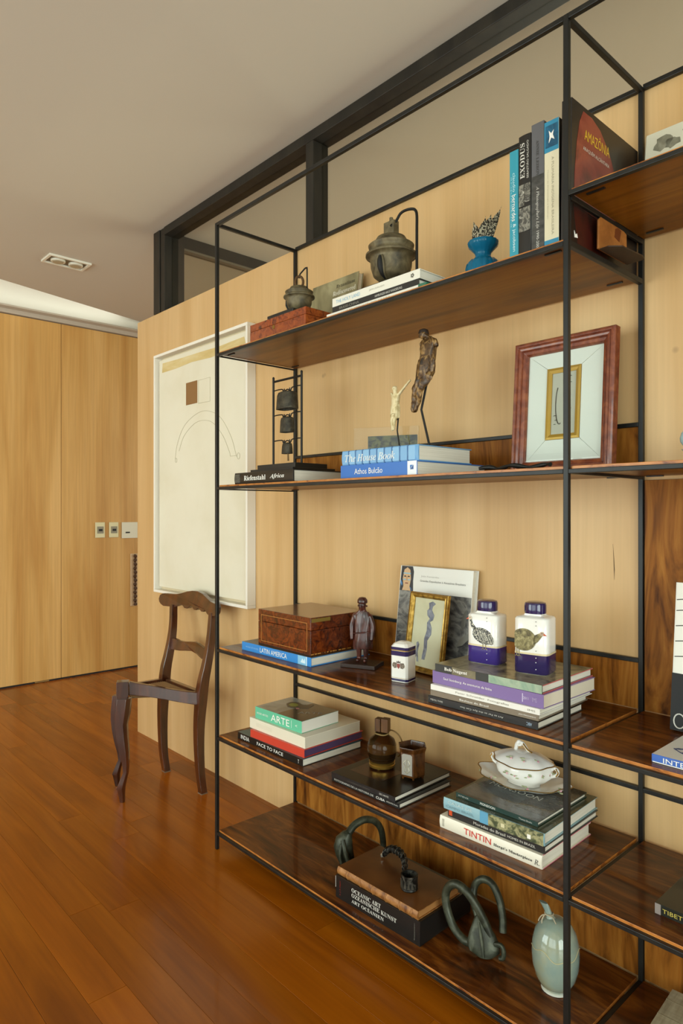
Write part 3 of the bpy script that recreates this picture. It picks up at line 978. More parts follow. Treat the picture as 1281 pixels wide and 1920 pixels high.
b = upright('turquoise thin upright book next to the blue glass vase', 1.2415, 0.0235, 0.030, 0.258, 0.20, spine='#2f93a6', cover='#2f93a6')
spine_text(b, 'claudio', 0.075, 0.045, 0.0075, pm('#bfe0e2', 0.4), zc=0.0125)
spine_text(b, 'bernardes', 0.135, 0.062, 0.0105, W_, zc=0.0125)
spine_text(b, '& jacobsen', 0.205, 0.065, 0.0100, pm('#d5ecee', 0.4), zc=0.0125)
spine_text(b, 'arquitetura', 0.12, 0.12, 0.0035, pm('#9fd0d4', 0.4), zc=0.005)
b = upright('black upright book with grey photographs and a tall white title on the spine', 1.2665, 0.0325, 0.030, 0.283, 0.23, spine='#1a1815', cover='#1a1815', round_spine=0.002)
spine_text(b, serif('EXODUS'), 0.060, 0.082, 0.0120, WD, flip=True, zc=0.0115, bulge=0.0022)
spine_text(b, 'SEBASTIÃO SALGADO', 0.060, 0.088, 0.0062, WD, flip=True, zc=0.0245, bulge=0.0020)
pr = ramp_mat('grey photo print', ['#1c1b18', '#8d897c', '#2b2a26', '#c9c5b6'], (70, 70, 70), 5, 0.8, rough=0.4)
spine_band(b, 0.115, 0.165, pr, name='spine_photo', z0=0.002, z1=0.0155, off=0.0026)
spine_band(b, 0.115, 0.158, pr, name='spine_photo', z0=0.0168, z1=0.031, off=0.0026)
spine_band(b, 0.169, 0.224, pr, name='spine_photo', z0=0.002, z1=0.031, off=0.0026)
b = upright('grey spined upright book with long serif title between the black and the white ones', 1.3, 0.0320, 0.030, 0.297, 0.24, spine='#5d5d60', cover='#3a3a3c')
spine_band(b, 0.120, 0.297, ramp_mat('dark grey print', ['#24231f', '#4b4a46', '#33322e'], (40, 40, 14), 4, 0.5, rough=0.4))
spine_text(b, serif('ANNIE LEIBOVITZ'), 0.090, 0.100, 0.0070, pm('#3b3a38', 0.4))
spine_text(b, serif("A Photographer's Life 1990-2005", 0x1D434), 0.218, 0.145, 0.0095, WD, off=0.001)
b = upright('cream and sky blue upright book with a small white emblem at the top', 1.333, 0.0360, 0.030, 0.288, 0.24, spine='#dcd3b4', cover='#2a2622')
spine_band(b, 0.0004, 0.070, pm('#2f86a8', 0.4))
spine_band(b, 0.010, 0.060, ramp_mat('deep blue print', ['#123a52', '#1f6a8c'], (40, 40, 40), 3, 0.5, rough=0.4), z0=0.003, z1=0.034, off=0.0008)
obj('spine_emblem', prism([(0.022, 0.012), (0.030, 0.018), (0.024, 0.024), (0.034, 0.022), (0.046, 0.026), (0.040, 0.018), (0.050, 0.012), (0.036, 0.014)], -0.0016, -0.0007), W_, b)
spine_band(b, 0.268, 0.2876, pm('#2f86a8', 0.4))
spine_text(b, 'A PLUMÁRIA INDÍGENA BRASILEIRA', 0.170, 0.175, 0.0072, pm('#a79f86', 0.5), zc=0.022)
spine_text(b, 'Museu de Arqueologia e Etnologia', 0.165, 0.11, 0.0035, pm('#b7b096', 0.5), zc=0.009)
spine_band(b, 0.280, 0.285, W_, z0=0.012, z1=0.03, off=0.0010)
b = upright('tall black book with a red face and yellow title on its cover', 1.3765, 0.0240, 0.030, 0.318, 0.330, lean=0.6, spine='#1b1714', coat=0.1,
            cover_m=pm('#1a120e', 0.4, coat=0.1))
Tz = b['T']
face = [(0.012, 0.050), (0.012, 0.09), (0.025, 0.13), (0.06, 0.175), (0.11, 0.21), (0.16, 0.225), (0.20, 0.228), (0.225, 0.19), (0.235, 0.13), (0.232, 0.06), (0.225, 0.012), (0.16, 0.014), (0.09, 0.022), (0.04, 0.034)]
obj('cover_face', prism(face, Tz - 0.0003, Tz + 0.0006, 'XY'), ramp_mat('red skin print', ['#35100a', '#74241a', '#8a3a2a', '#5c1a10'], (7, 7, 7), 4, 0.6, rough=0.4, coat=0.1), b)
obj('cover_eye', prism([(0.150, 0.165), (0.158, 0.182), (0.170, 0.186), (0.178, 0.176), (0.170, 0.164)], Tz + 0.0006, Tz + 0.0010, 'XY'), pm('#241008', 0.4), b)
obj('cover_eye', prism([(0.132, 0.160), (0.138, 0.178), (0.146, 0.190), (0.149, 0.186), (0.142, 0.170)], Tz + 0.0006, Tz + 0.0010, 'XY'), pm('#3a130a', 0.4), b)
obj('cover_blue_patch', prism([(0.09, 0.29), (0.07, 0.30), (0.08, 0.318), (0.12, 0.322), (0.15, 0.312), (0.13, 0.295)], Tz - 0.0003, Tz + 0.0006, 'XY'), pm('#5b6884', 0.4), b)  # blue-grey patch at the far edge of the cover
letters('AMAZÔNIA', b, pm('#d8b02a', 0.4), basis((0, 1, 0), (-1, 0, 0), (0.058, 0.115, Tz + 0.0012)), 0.120, 0.030)
obj('cover_dark_print', prism([(0.226, 0.008), (0.236, 0.10), (0.23, 0.19), (0.316, 0.17), (0.316, 0.03)], Tz - 0.0003, Tz + 0.0005, 'XY'), ramp_mat('dark red print', ['#1d0b07', '#3f130b', '#28100a'], (10, 10, 10), 4, 0.6, rough=0.4), b)  # dark red print on the lower part of the cover
letters('ARAQUÉM ALCÂNTARA', b, pm('#cfc4b6', 0.4), basis((0, 1, 0), (-1, 0, 0), (0.093, 0.112, Tz + 0.0012)), 0.125, 0.012)
spine_text(b, 'AMAZÔNIA', 0.075, 0.085, 0.0085, W_, zc=0.017)
spine_text(b, 'ARAQUÉM ALCÂNTARA', 0.150, 0.06, 0.0055, WD, zc=0.017)
obj('cover_mark', prism([(0.288, 0.014), (0.296, 0.020), (0.292, 0.026), (0.301, 0.030), (0.303, 0.016)], Tz + 0.0002, Tz + 0.0010, 'XY'), W_, b)

# --- shelf A' (right bay): white picture book leaning
t = thing('book', 'white book with grey brush blots leaning at the right edge on the high shelf', 'book', (1.437, 0.292, TA2 + 0.0056), 0, rot=(R(-9), 0, 0))
obj('cover', join(box(0, 0.30, -0.0015, 0.0012, 0, 0.222), box(0, 0.30, 0.028, 0.0305, 0, 0.222), prism([(0.002, -0.0015), (-0.004, 0.004), (-0.006, 0.0145), (-0.004, 0.025), (0.002, 0.0305)], 0, 0.222, 'XY')),
    pm('#ded9c2', 0.4, coat=0.2), t, bevel=0.0006, seg=1)
obj('page_block', box(0.003, 0.296, 0.0014, 0.0278, 0.003, 0.219), M_page, t)
rb = random.Random(5)
M_blot = ramp_mat('grey wash', ['#6e6a58', '#8d8974', '#a39f8a'], (40, 40, 40), 4, 0.5, rough=0.6)
for (bx, bz, br) in ((0.042, 0.185, 0.022), (0.064, 0.178, 0.018), (0.052, 0.115, 0.013), (0.112, 0.20, 0.026), (0.10, 0.11, 0.012), (0.165, 0.16, 0.028), (0.21, 0.09, 0.022), (0.24, 0.18, 0.026)):
    pts = []
    for k in range(14):
        a = 2 * pi * k / 14
        rr = br * (0.75 + 0.45 * rb.random())
        pts.append((bx + rr * cos(a), bz + rr * 0.8 * sin(a)))
    obj('ink_blot', prism(pts, -0.0021, -0.0014), M_blot, t)

# --- right bay lower items
b = book('white book with blue spine and a dark twig on its cover at the right edge', (1.572, 0.030, TC + 0.0002), 0.0, 0.30, 0.235, 0.0165, '#3a64b4', '#e3e2da', coat=0.3)
spine_text(b, 'INTERIORES', 0.075, 0.105, 0.0095, W_)
obj('spine_rule', box(0.002, 0.298, -0.0008, 0.0, 0.0006, 0.0024), W_, b)
obj('cover_twig', join(tube(spline([(0.02, 0.06, b['T'] + 0.0005), (0.05, 0.04, b['T'] + 0.0005), (0.09, 0.05, b['T'] + 0.0005), (0.15, 0.03, b['T'] + 0.0005)], 5), 0.0012, 5),
                       *[prism([(x, yy), (x + 0.012, yy + 0.004), (x + 0.02, yy + 0.014), (x + 0.006, yy + 0.009)], b['T'] + 0.0003, b['T'] + 0.0012, 'XY') for x, yy in ((0.02, 0.058), (0.04, 0.045), (0.058, 0.043), (0.08, 0.05), (0.1, 0.046))]),
    pm('#3d4466', 0.5), b)
b = book('dark green-black book with yellowish capitals and a grey spine end at the lower right edge', (1.560, 0.074, TD + 0.0002), 0.0, 0.30, 0.24, 0.0220, '#1a1b14', '#23241c', coat=0.3)
spine_band(b, 0.0004, 0.012, pm('#8a7f78', 0.5))
spine_text(b, 'TIBET IN THE SKY', 0.078, 0.125, 0.0085, pm('#c2ae52', 0.4))
t = thing('book', 'tall upright book with black lower band and white line-drawn jacket at the right edge', 'book', (1.522, 0.255, TC + 0.0038), 0, rot=(R(-6), 0, 0))
obj('cover', join(box(0, 0.26, -0.0015, 0.0015, 0, 0.335), box(0, 0.26, 0.026, 0.029, 0, 0.335), box(-0.0015, 0.002, -0.0015, 0.029, 0, 0.335)), pm('#e2dfd2', 0.35), t, bevel=0.0008)
obj('page_block', box(0.0022, 0.256, 0.0017, 0.0258, 0.003, 0.332), M_page, t)
obj('black_band', box(-0.002, 0.2605, -0.0022, -0.001, 0.0005, 0.128), M_ink, t)
for zz in (0.165, 0.20, 0.235, 0.27, 0.295):
    obj('drawn_line', tube([(0.002, -0.0018, zz), (0.1, -0.0018, zz + 0.014), (0.25, -0.0018, zz - 0.005)], 0.0012, 5), pm('#55534c', 0.6), t)
obj('ink_ring', tube([(0.018 + 0.012 * cos(k * pi / 8), -0.0027, 0.022 + 0.016 * sin(k * pi / 8)) for k in range(17)], 0.0015, 6), WD, t)
t = thing('wooden_panel_picture', 'small dark brown carved panel leaning behind the upright book at the right edge', 'ornament', (1.535, 0.319, TC + 0.0020), 0, rot=(R(-4), 0, 0))
obj('board', prism([(0.0, 0), (0.22, 0), (0.22, 0.47), (0.03, 0.47), (0.004, 0.455), (0.0, 0.43), (0.006, 0.40), (0.0, 0.36)], 0, 0.014), pm('#4a3218', 0.5), t, bevel=0.003)
obj('moulding', join(box(0.02, 0.2, -0.006, 0, 0.02, 0.03), box(0.02, 0.2, -0.006, 0, 0.44, 0.45), box(0.02, 0.03, -0.006, 0, 0.03, 0.44), box(0.19, 0.2, -0.006, 0, 0.03, 0.44)), pm('#3a2612', 0.5), t, bevel=0.001)
t = thing('glass_ornament', 'small pale blue glass ball on a cream foot at the right picture edge', 'ornament', (1.588, 0.20, TB + 0.0003))
obj('foot', lathe([(0.026, 0), (0.026, 0.006), (0.018, 0.014), (0.016, 0.03), (0.022, 0.036)], 24), pm('#d9d4bb', 0.4), t, smooth=True)
obj('ball', lathe([(0.005, 0.036), (0.016, 0.040), (0.024, 0.052), (0.025, 0.060), (0.022, 0.072), (0.012, 0.081), (0.002, 0.084)], 24), pm('#a9c4c6', 0.1, coat=0.6), t, smooth=True)
t = thing('book', 'linen covered pale book lying at the bottom right corner of the lowest shelf', 'book', (1.516, 0.045, TE + 0.0006), R(4))
M_linen = ramp_mat('pale linen', ['#8d8267', '#a3987b', '#b1a78a'], (90, 14, 14), 4, 0.3, rough=0.85, fine=0.1, fscale=(14, 120, 14))
obj('cover', join(box(0, 0.28, 0, 0.285, 0.035, 0.038), box(0, 0.28, 0, 0.285, 0, 0.003), box(0, 0.28, -0.001, 0.003, 0, 0.038)), M_linen, t, bevel=0.001)
obj('page_block', box(0.004, 0.276, 0.0032, 0.281, 0.0032, 0.0348), M_page, t)
for k in range(4):
    obj('stitched_line', box(0.0, 0.28, 0.06 + k * 0.06, 0.0615 + k * 0.06, 0.0378, 0.0385), pm('#857a5e', 0.8), t)

# --- shelf E: big black book with leather volume
g = 'two heavy books lying on the lowest shelf'
b = book('very thick black book with three lines of white serif capitals on the lowest shelf', (0.619, 0.036, TE + 0.0002), 1.5, 0.331, 0.235, 0.0675, '#141210', '#141210', group=g, th=0.003, page=pm('#14110e', 0.5), over=0.0008)
spine_text(b, serif('OCEANIC ART'), 0.128, 0.118, 0.0125, WD, zc=0.0490)
spine_text(b, serif('OZEANISCHE KUNST'), 0.158, 0.178, 0.0120, WD, zc=0.0335)
spine_text(b, serif('ART OCÉANIEN'), 0.134, 0.130, 0.0125, WD, zc=0.0175)
letters('A. J. P. Meyer', b, pm('#a8261c', 0.5), basis((0, 0, 1), (-1, 0, 0), (0.020, -0.0007, 0.034)), 0.045, 0.005)
letters('Konemann', b, pm('#8b867a', 0.5), basis((0, 0, 1), (-1, 0, 0), (0.312, -0.0007, 0.034)), 0.045, 0.003)
obj('white_edge', box(-0.001, 0.0006, 0.0, 0.004, 0.030, 0.064), WD, b)
z = TE + 0.0679
b = book('old brown leather bound volume with raised spine bands lying on the thick black book', (0.621, 0.044, z), 0.5, 0.321, 0.185, 0.0245, '#7a4a1e', None, group=g, round_spine=0.005, th=0.003,
         spine_m=ramp_mat('worn tan leather', ['#5a2f10', '#9a6530', '#b5804a'], (40, 40, 40), 5, 0.8, rough=0.5),
         cover_m=ramp_mat('brown leather', ['#4e2b0f', '#5f3613', '#6c4018'], (10, 10, 10), 5, 0.5, rough=0.4, coat=0.15), page=pm('#a9753e', 0.7))
for xx in (0.045, 0.098, 0.150, 0.202, 0.255, 0.30):
    obj('spine_ridge', xf(tube([(0, 0.003 - 0.0065 * sin(pi * k / 8) - 0.002, 0.0005 + 0.0235 * k / 8) for k in range(9)], 0.0028, 8), Matrix.Translation((xx, 0, 0))), ramp_mat('ridge leather', ['#7a4a20', '#a9743c'], (60, 60, 60), 3, 0.4, rough=0.5), b, smooth=True)
zleather = z + 0.0249

# --- standing picture book on shelf C
t = thing('book', 'grey and white picture book leaning at the back behind the gilt photo frame', 'book', (0.607, 0.312, TC + 0.0032), 0, rot=(R(-6.5), 0, 0))
HB, WB = 0.318, 0.298
obj('cover', join(box(0, WB, -0.0015, 0.0012, 0, HB), box(0, WB + 0.004, 0.019, 0.022, 0, HB + 0.001), box(-0.002, 0.0012, -0.0015, 0.022, 0, HB)), pm('#e1dfd5', 0.35, coat=0.2), t, bevel=0.0006, seg=1)
obj('page_block', box(0.0014, WB - 0.003, 0.0014, 0.0188, 0.003, HB - 0.003), M_page, t)
obj('cover_photo', box(0.0005, WB - 0.001, -0.0021, -0.0014, 0.0008, 0.235), ramp_mat('leafy grey print', ['#26262a', '#5d5c5a', '#8f8e86', '#3c3b3a'], (14, 14, 20), 5, 1.6, rough=0.35), t)
leaf = pm('#747269', 0.5)
for (lx, lz, a, s) in ((0.17, 0.14, 60, 0.09), (0.22, 0.15, 100, 0.10), (0.25, 0.11, 40, 0.08), (0.20, 0.09, 130, 0.07), (0.27, 0.16, 80, 0.07)):
    M = Matrix.Translation((lx, -0.0024, lz - 0.03)) @ Matrix.Rotation(R(-a), 4, 'Y')
    obj('printed_leaf', xf(prism([(0, 0), (s * 0.3, s * 0.13), (s * 0.7, s * 0.12), (s, 0), (s * 0.7, -s * 0.1), (s * 0.3, -s * 0.12)], -0.0003, 0.0003), M), pm(random.choice(['#6b6a62', '#807e74', '#4a4945']), 0.5), t)
obj('cover_portrait', prism([(0.001, 0.235), (0.060, 0.235), (0.057, 0.27), (0.058, 0.30), (0.052, 0.317), (0.004, 0.317)], -0.0026, -0.0015), pm('#15161c', 0.4), t)
obj('cover_portrait', prism([(0.012, 0.236), (0.050, 0.236), (0.044, 0.25), (0.048, 0.275), (0.043, 0.305), (0.030, 0.313), (0.017, 0.305), (0.012, 0.275), (0.017, 0.25)], -0.0031, -0.0025), pm('#cda77c', 0.5), t)
for zz in (0.270, 0.291):
    obj('face_paint', box(0.014, 0.046, -0.0034, -0.003, zz, zz + 0.004), pm('#8fb7c4', 0.5), t)
for sx in (0.022, 0.038):
    obj('portrait_eye', box(sx - 0.004, sx + 0.004, -0.0037, -0.003, 0.281, 0.285), pm('#20160e', 0.5), t)
obj('portrait_mouth', box(0.024, 0.037, -0.0036, -0.003, 0.2585, 0.262), pm('#7c3a2a', 0.5), t)
obj('portrait_nose', prism([(0.030, 0.284), (0.026, 0.269), (0.035, 0.269)], -0.0040, -0.003), pm('#b98f66', 0.5), t)
obj('feather', prism([(0.044, 0.25), (0.058, 0.232), (0.064, 0.224), (0.050, 0.246)], -0.0034, -0.0026), pm('#4f82b5', 0.5), t)
obj('feather', prism([(0.002, 0.262), (0.010, 0.25), (0.012, 0.258), (0.004, 0.27)], -0.0034, -0.0026), pm('#4f82b5', 0.5), t)
letters('João Fernandes', t, pm('#b4b1a8', 0.5), basis((1, 0, 0), (0, 0, 1), (0.128, -0.0022, 0.287)), 0.075, 0.007)
letters('Grandes Expedições à Amazônia Brasileira', t, pm('#6d6b66', 0.5), basis((1, 0, 0), (0, 0, 1), (0.180, -0.0022, 0.272)), 0.185, 0.0085)

# ------------------------------------------------------------------ frames
def moulding(W, H, prof):
    """rectangular mitred frame in the XZ plane, front towards -Y; prof = [(inset, height)]"""
    rings = []
    for d, h in prof:
        rings.append([(d, -h, d), (W - d, -h, d), (W - d, -h, H - d), (d, -h, H - d)])
    V = [q for r in rings for q in r]
    F = []
    n = len(rings)
    for i in range(n):
        k = (i + 1) % n
        for j in range(4):
            m = (j + 1) % 4
            F.append((i * 4 + j, i * 4 + m, k * 4 + m, k * 4 + j))
    return V, F


# big red-brown frame on the middle shelf
t = thing('picture_frame', 'red-brown ridged wooden frame with wide white border and tiny print, behind the post', 'picture frame', (1.082, 0.300, TB + 0.0008), 0, rot=(R(-4), 0, 0))
FW, FH = 0.290, 0.368
M_redwood = ramp_mat('reddish frame wood', ['#5a2412', '#7a3a20', '#94532f'], (40, 40, 40), 4, 0.5, rough=0.32, coat=0.3)
obj('frame', moulding(FW, FH, [(0, 0), (0, 0.024), (0.004, 0.029), (0.010, 0.029), (0.0125, 0.024), (0.015, 0.026), (0.021, 0.025), (0.0235, 0.019), (0.026, 0.021), (0.033, 0.018), (0.037, 0.010), (0.037, 0)]), M_redwood, t, bevel=0.0006)
obj('backing', box(0.03, FW - 0.03, 0.0005, 0.004, 0.03, FH - 0.03), pm('#6e5a3a', 0.8), t)
M_mat = pm('#e4e4dc', 0.7)
ix0, ix1, iz0, iz1 = 0.037, FW - 0.037, 0.037, FH - 0.037
gx0, gx1, gz0, gz1 = 0.094, 0.192, 0.094, 0.288
gap = 0.0006
for q in ([(ix0, iz0), (ix1, iz0), (gx1, gz0 - gap), (gx0, gz0 - gap)], [(ix1, iz0), (ix1, iz1), (gx1 + gap, gz1), (gx1 + gap, gz0)],
          [(ix1, iz1), (ix0, iz1), (gx0, gz1 + gap), (gx1, gz1 + gap)], [(ix0, iz1), (ix0, iz0), (gx0 - gap, gz0), (gx0 - gap, gz1)]):
    cx_ = sum(p[0] for p in q) / 4
    cz_ = sum(p[1] for p in q) / 4
    q2 = [(cx_ + (p[0] - cx_) * 0.9985, cz_ + (p[1] - cz_) * 0.9985) for p in q]
    obj('mount_board', prism(q2, -0.0065, -0.001), M_mat, t)
obj('gilt_fillet', mv(moulding(gx1 - gx0, gz1 - gz0, [(0, 0), (0, 0.009), (0.006, 0.010), (0.014, 0.007), (0.014, 0)]), gx0, 0, gz0), pm('#b48a2e', 0.4, 0.3), t)
obj('print', box(gx0 + 0.012, gx1 - 0.012, -0.004, -0.001, gz0 + 0.012, gz1 - 0.012), pm('#b9b5a6', 0.7), t)
obj('drawn_figure', join(tube([(0.132 + 0.012 * cos(a * pi / 10), -0.0044, 0.19 + 0.055 * sin(a * pi / 10)) for a in range(7, 17)], 0.0014, 5),
                         *[mv(lathe([(r, 0), (r * 0.6, 0.001)], 7), x, -0.0046, zz) for x, zz, r in ((0.162, 0.262, 0.003), (0.163, 0.245, 0.0025), (0.120, 0.158, 0.006), (0.123, 0.146, 0.005), (0.119, 0.135, 0.004), (0.155, 0.185, 0.006), (0.160, 0.197, 0.004), (0.152, 0.172, 0.005), (0.163, 0.175, 0.003))]),
    pm('#4a443a', 0.6), t)
obj('glazing', box(0.036, FW - 0.036, -0.0125, -0.0115, 0.036, FH - 0.036), M_wglass, t)

# gilt photo frame on shelf C
t = thing('photo_frame', 'small gilt photo frame with a faint blue figure study, leaning on the grey picture book', 'picture frame', (0.703, 0.262, TC + 0.0008), 0, rot=(R(-8), 0, R(-5)))
GW, GH = 0.164, 0.246
obj('frame', moulding(GW, GH, [(0, 0), (0, 0.010), (0.003, 0.014), (0.007, 0.012), (0.011, 0.013), (0.017, 0.007), (0.017, 0)]), M_gold, t, bevel=0.0005)
obj('bead', mv(moulding(GW - 0.004, GH - 0.004, [(0, 0.012), (0, 0.0155), (0.003, 0.0155), (0.003, 0.012)]), 0.002, 0, 0.002), pm('#7c5c20', 0.4, 0.5), t)
obj('backing', box(0.004, GW - 0.004, 0.0002, 0.003, 0.004, GH - 0.004), pm('#5a3a20', 0.7), t)
obj('print', box(0.015, GW - 0.015, -0.0035, -0.0005, 0.015, GH - 0.015), ramp_mat('aged paper', ['#cdc4a4', '#d9d0b2', '#ddd7be'], (12, 12, 12), 4, 0.3, rough=0.5), t)
M_bl = ramp_mat('blue wash', ['#4e5068', '#7f8296', '#a3a4ae'], (50, 50, 50), 4, 0.6, rough=0.6)
obj('printed_figure', prism([(0.078, 0.216), (0.094, 0.222), (0.108, 0.216), (0.096, 0.206), (0.094, 0.195), (0.106, 0.180), (0.102, 0.165), (0.090, 0.158), (0.100, 0.140), (0.100, 0.120), (0.086, 0.100), (0.088, 0.075), (0.082, 0.040),
                             (0.068, 0.040), (0.074, 0.075), (0.072, 0.105), (0.080, 0.130), (0.078, 0.155), (0.088, 0.168), (0.076, 0.178), (0.074, 0.192), (0.082, 0.200)], -0.0042, -0.0034), M_bl, t)
obj('printed_figure', prism([(0.040, 0.088), (0.047, 0.092), (0.053, 0.084), (0.049, 0.06), (0.056, 0.03), (0.048, 0.03), (0.045, 0.05), (0.040, 0.035), (0.036, 0.05), (0.042, 0.07)], -0.0042, -0.0034), M_bl, t)
obj('glazing', box(0.0165, GW - 0.0165, -0.0062, -0.0055, 0.0165, GH - 0.0165), M_wglass, t)


# ------------------------------------------------------------------ shelf A objects
t = thing('wooden_box', 'small flat reddish burl box under the small bell on the upper shelf', 'box', (0.170, 0.030, TA + 0.0003))
M_burl2 = ramp_mat('red burl', ['#4a1a06', '#8a3a10', '#a04c18'], (40, 40, 40), 6, 1.4, rough=0.25, coat=0.4)
obj('body', box(0, 0.31, 0, 0.20, 0, 0.044), M_burl2, t, bevel=0.001)
obj('lid', box(0, 0.31, 0, 0.20, 0.0447, 0.069), M_burl2, t, bevel=0.0015)
obj('keyhole_plate', mv(xf(lathe([(0.007, 0), (0.007, 0.0012)], 12), Matrix.Rotation(R(90), 4, 'X')), 0.14, 0, 0.036), pm('#8a6a2e', 0.4, 0.7), t)
zb = TA + 0.0696


def bell(label, loc, s, slab, vs=1.0, lift=0.0):
    """crotal bell hanging over a black slab from a bent iron rod; s = ring radius"""
    t = thing('crotal_bell', label, 'bell', loc, group='round bronze bells on the upper shelf')
    (x0, x1, y0, y1, h) = slab
    st = obj('stand_base', box(x0, x1, y0, y1, 0, h), M_black, t, bevel=0.0015)
    z0 = h + 0.012 + lift
    # bowl, two raised rings, dome, neck
    prof = [(0.05, 0), (0.45, 0.05), (0.70, 0.24), (0.80, 0.52), (0.82, 0.78), (0.86, 0.86), (1.0, 0.90), (1.0, 0.97), (0.88, 1.0), (0.84, 1.05), (0.84, 1.16), (0.88, 1.20), (0.90, 1.27), (0.84, 1.31),
            (0.74, 1.34), (0.66, 1.40), (0.60, 1.50), (0.56, 1.56), (0.30, 1.60), (0.25, 1.62)]
    body = obj('bell_body', lathe([(r * s, z0 + z * s * vs) for r, z in prof], 40), M_bronze, t, smooth=True, angle=50)
    return t, body, z0


t, bd, z0 = bell('large dark bronze crotal bell with slit mouth standing on the white books', (0.749, 0.145, zw + 0.0004), 0.0775, (-0.092, 0.092, -0.075, 0.075, 0.021), 1.12, 0.008)
s = 0.0775 * 1.12
obj('neck', join(box(-0.021, 0.021, -0.012, 0.012, z0 + 1.58 * s, z0 + 2.12 * s), lathe([(0.006, z0 + 2.12 * s), (0.006, z0 + 2.28 * s)], 10)), M_bronze, t, bevel=0.003)
dv, tv = Vector((0.22, -0.975, 0)), Vector((0.975, 0.22, 0))


def slit_path(off):
    pts = []
    for r, zz in ((0.0650, 0.74), (0.0655, 0.56), (0.0610, 0.34), (0.0500, 0.16), (0.0340, 0.05)):
        v = dv * r + tv * off * (0.4 + 0.6 * sin(pi * min(1, max(0, (0.80 - zz) / 0.7))))
        pts.append((v.x, v.y, z0 + zz * s))
    return spline(pts, 5)


obj('mouth_slit', tube(slit_path(0.0), [0.003 + 0.0055 * sin(pi * q / 20) for q in range(21)], 8), pm('#0f0d09', 0.7), t, smooth=True)
for off in (-0.0115, 0.0115):
    obj('mouth_lip', tube(slit_path(off), 0.0032, 8), M_bronze, t, smooth=True)
obj('hanger_rod', tube(spline([(0.105 - 0.02, 0.02, 0.0205), (0.085, 0.02, 0.175), (0.085, 0.02, 0.222), (0.080, 0.02, 0.240), (0.068, 0.018, 0.248), (0.048, 0.012, 0.249), (0.032, 0.006, 0.242), (0.020, 0.0, 0.222), (0.010, -0.013, 0.206)], 4), 0.0042, 10), M_iron, t, smooth=True)

t, bd, z0 = bell('small greenish bronze bell with a ring loop standing on the flat burl box', (0.326, 0.128, zb + 0.0003), 0.0545, (-0.085, 0.060, -0.075, 0.055, 0.021))
s = 0.0545
obj('loop', tube([(0.014 * 0.675 * cos(a * pi / 10), 0.014 * 0.738 * cos(a * pi / 10), z0 + 1.92 * s + 0.020 * sin(a * pi / 10)) for a in range(21)], 0.0045, 8), pm('#5a3f22', 0.6, 0.4), t, smooth=True)
obj('mouth_slit', tube([(-0.032, -0.030, z0 + 0.75 * s), (-0.034, -0.029, z0 + 0.45 * s), (-0.030, -0.024, z0 + 0.2 * s)], 0.004, 8), pm('#0f0d09', 0.7), t, smooth=True)
obj('hanger_rod', tube(spline([(0.036, 0.006, 0.0205), (0.036, 0.006, 0.165), (0.034, 0.006, 0.178), (0.027, 0.005, 0.180), (0.014, 0.003, 0.172), (0.004, 0.0, 0.163), (-0.002, 0.002, 0.152)], 4), 0.0026, 8), M_iron, t, smooth=True)

# blue glass vase with guinea-fowl feathers
t = thing('glass_vase', 'blue ribbed glass vase holding speckled feathers on the upper shelf', 'vase', (1.098, 0.125, TA + 0.0003))
M_bglass, nt_, b_ = base_mat('blue glass')
b_.inputs['Base Color'].default_value = lin('#1f7fa6')
b_.inputs['Transmission Weight'].default_value = 0.45
b_.inputs['Roughness'].default_value = 0.08
b_.inputs['IOR'].default_value = 1.3
rings = []
for r, zz in ((0.026, 0), (0.036, 0.010), (0.0425, 0.026), (0.0440, 0.044), (0.041, 0.057), (0.033, 0.066), (0.0225, 0.070), (0.020, 0.077), (0.021, 0.085), (0.027, 0.092), (0.037, 0.102), (0.040, 0.110), (0.039, 0.115), (0.033, 0.110), (0.018, 0.090), (0.014, 0.078)):
    n = 48
    amp = 0.05 if zz < 0.068 else 0.02
    rings.append([(r * (1 + amp * cos(16 * 2 * pi * i / n)) * cos(2 * pi * i / n), r * (1 + amp * cos(16 * 2 * pi * i / n)) * sin(2 * pi * i / n), zz) for i in range(n)])
obj('body', loft(rings, cap=True), M_bglass, t, smooth=True, angle=80)
M_feath = ramp_mat('speckled feather', ['#2b241a', '#2f281d', '#b9ae92'], (230, 230, 230), 1, 0.0, rough=0.7, pos=[0.3, 0.50, 0.56])
rf = random.Random(2)
for k, (dx, dy, h, bend) in enumerate(((0.004, 0.006, 0.100, 0.042), (-0.006, 0.0, 0.085, 0.028), (-0.014, 0.004, 0.062, -0.016), (0.010, -0.006, 0.075, 0.036), (-0.002, -0.010, 0.070, 0.014))):
    L_ = []
    Rr = []
    for i in range(13):
        u = i / 12
        wd = 0.013 * (sin(pi * min(1, u * 1.02 + 0.06)) ** 0.6) + 0.0008
        cx_ = dx + bend * u ** 1.6
        zz = 0.085 + (h + 0.022) * u
        tilt = Vector((0.74, -0.67, 0.0))
        b2 = cx_ - dx
        cx_ = dx + b2 * 0.675
        cy_ = dy + b2 * 0.738
        L_.append((cx_ - wd * 0.675, cy_ - wd * 0.738, zz))
        Rr.append((cx_ + wd * 0.675, cy_ + wd * 0.738, zz + 0.006))
    V = L_ + Rr
    V += [(a - 0.0005, b + 0.0005, c) for a, b, c in V]
    n = 13
    F = []
    for i in range(n - 1):
        F += [(i, i + 1, n + i + 1, n + i), (2 * n + i, 3 * n + i, 3 * n + i + 1, 2 * n + i + 1),
              (i, 2 * n + i, 2 * n + i + 1, i + 1), (n + i, n + i + 1, 3 * n + i + 1, 3 * n + i)]
    obj('feather', (V, F), M_feath, t, smooth=True)

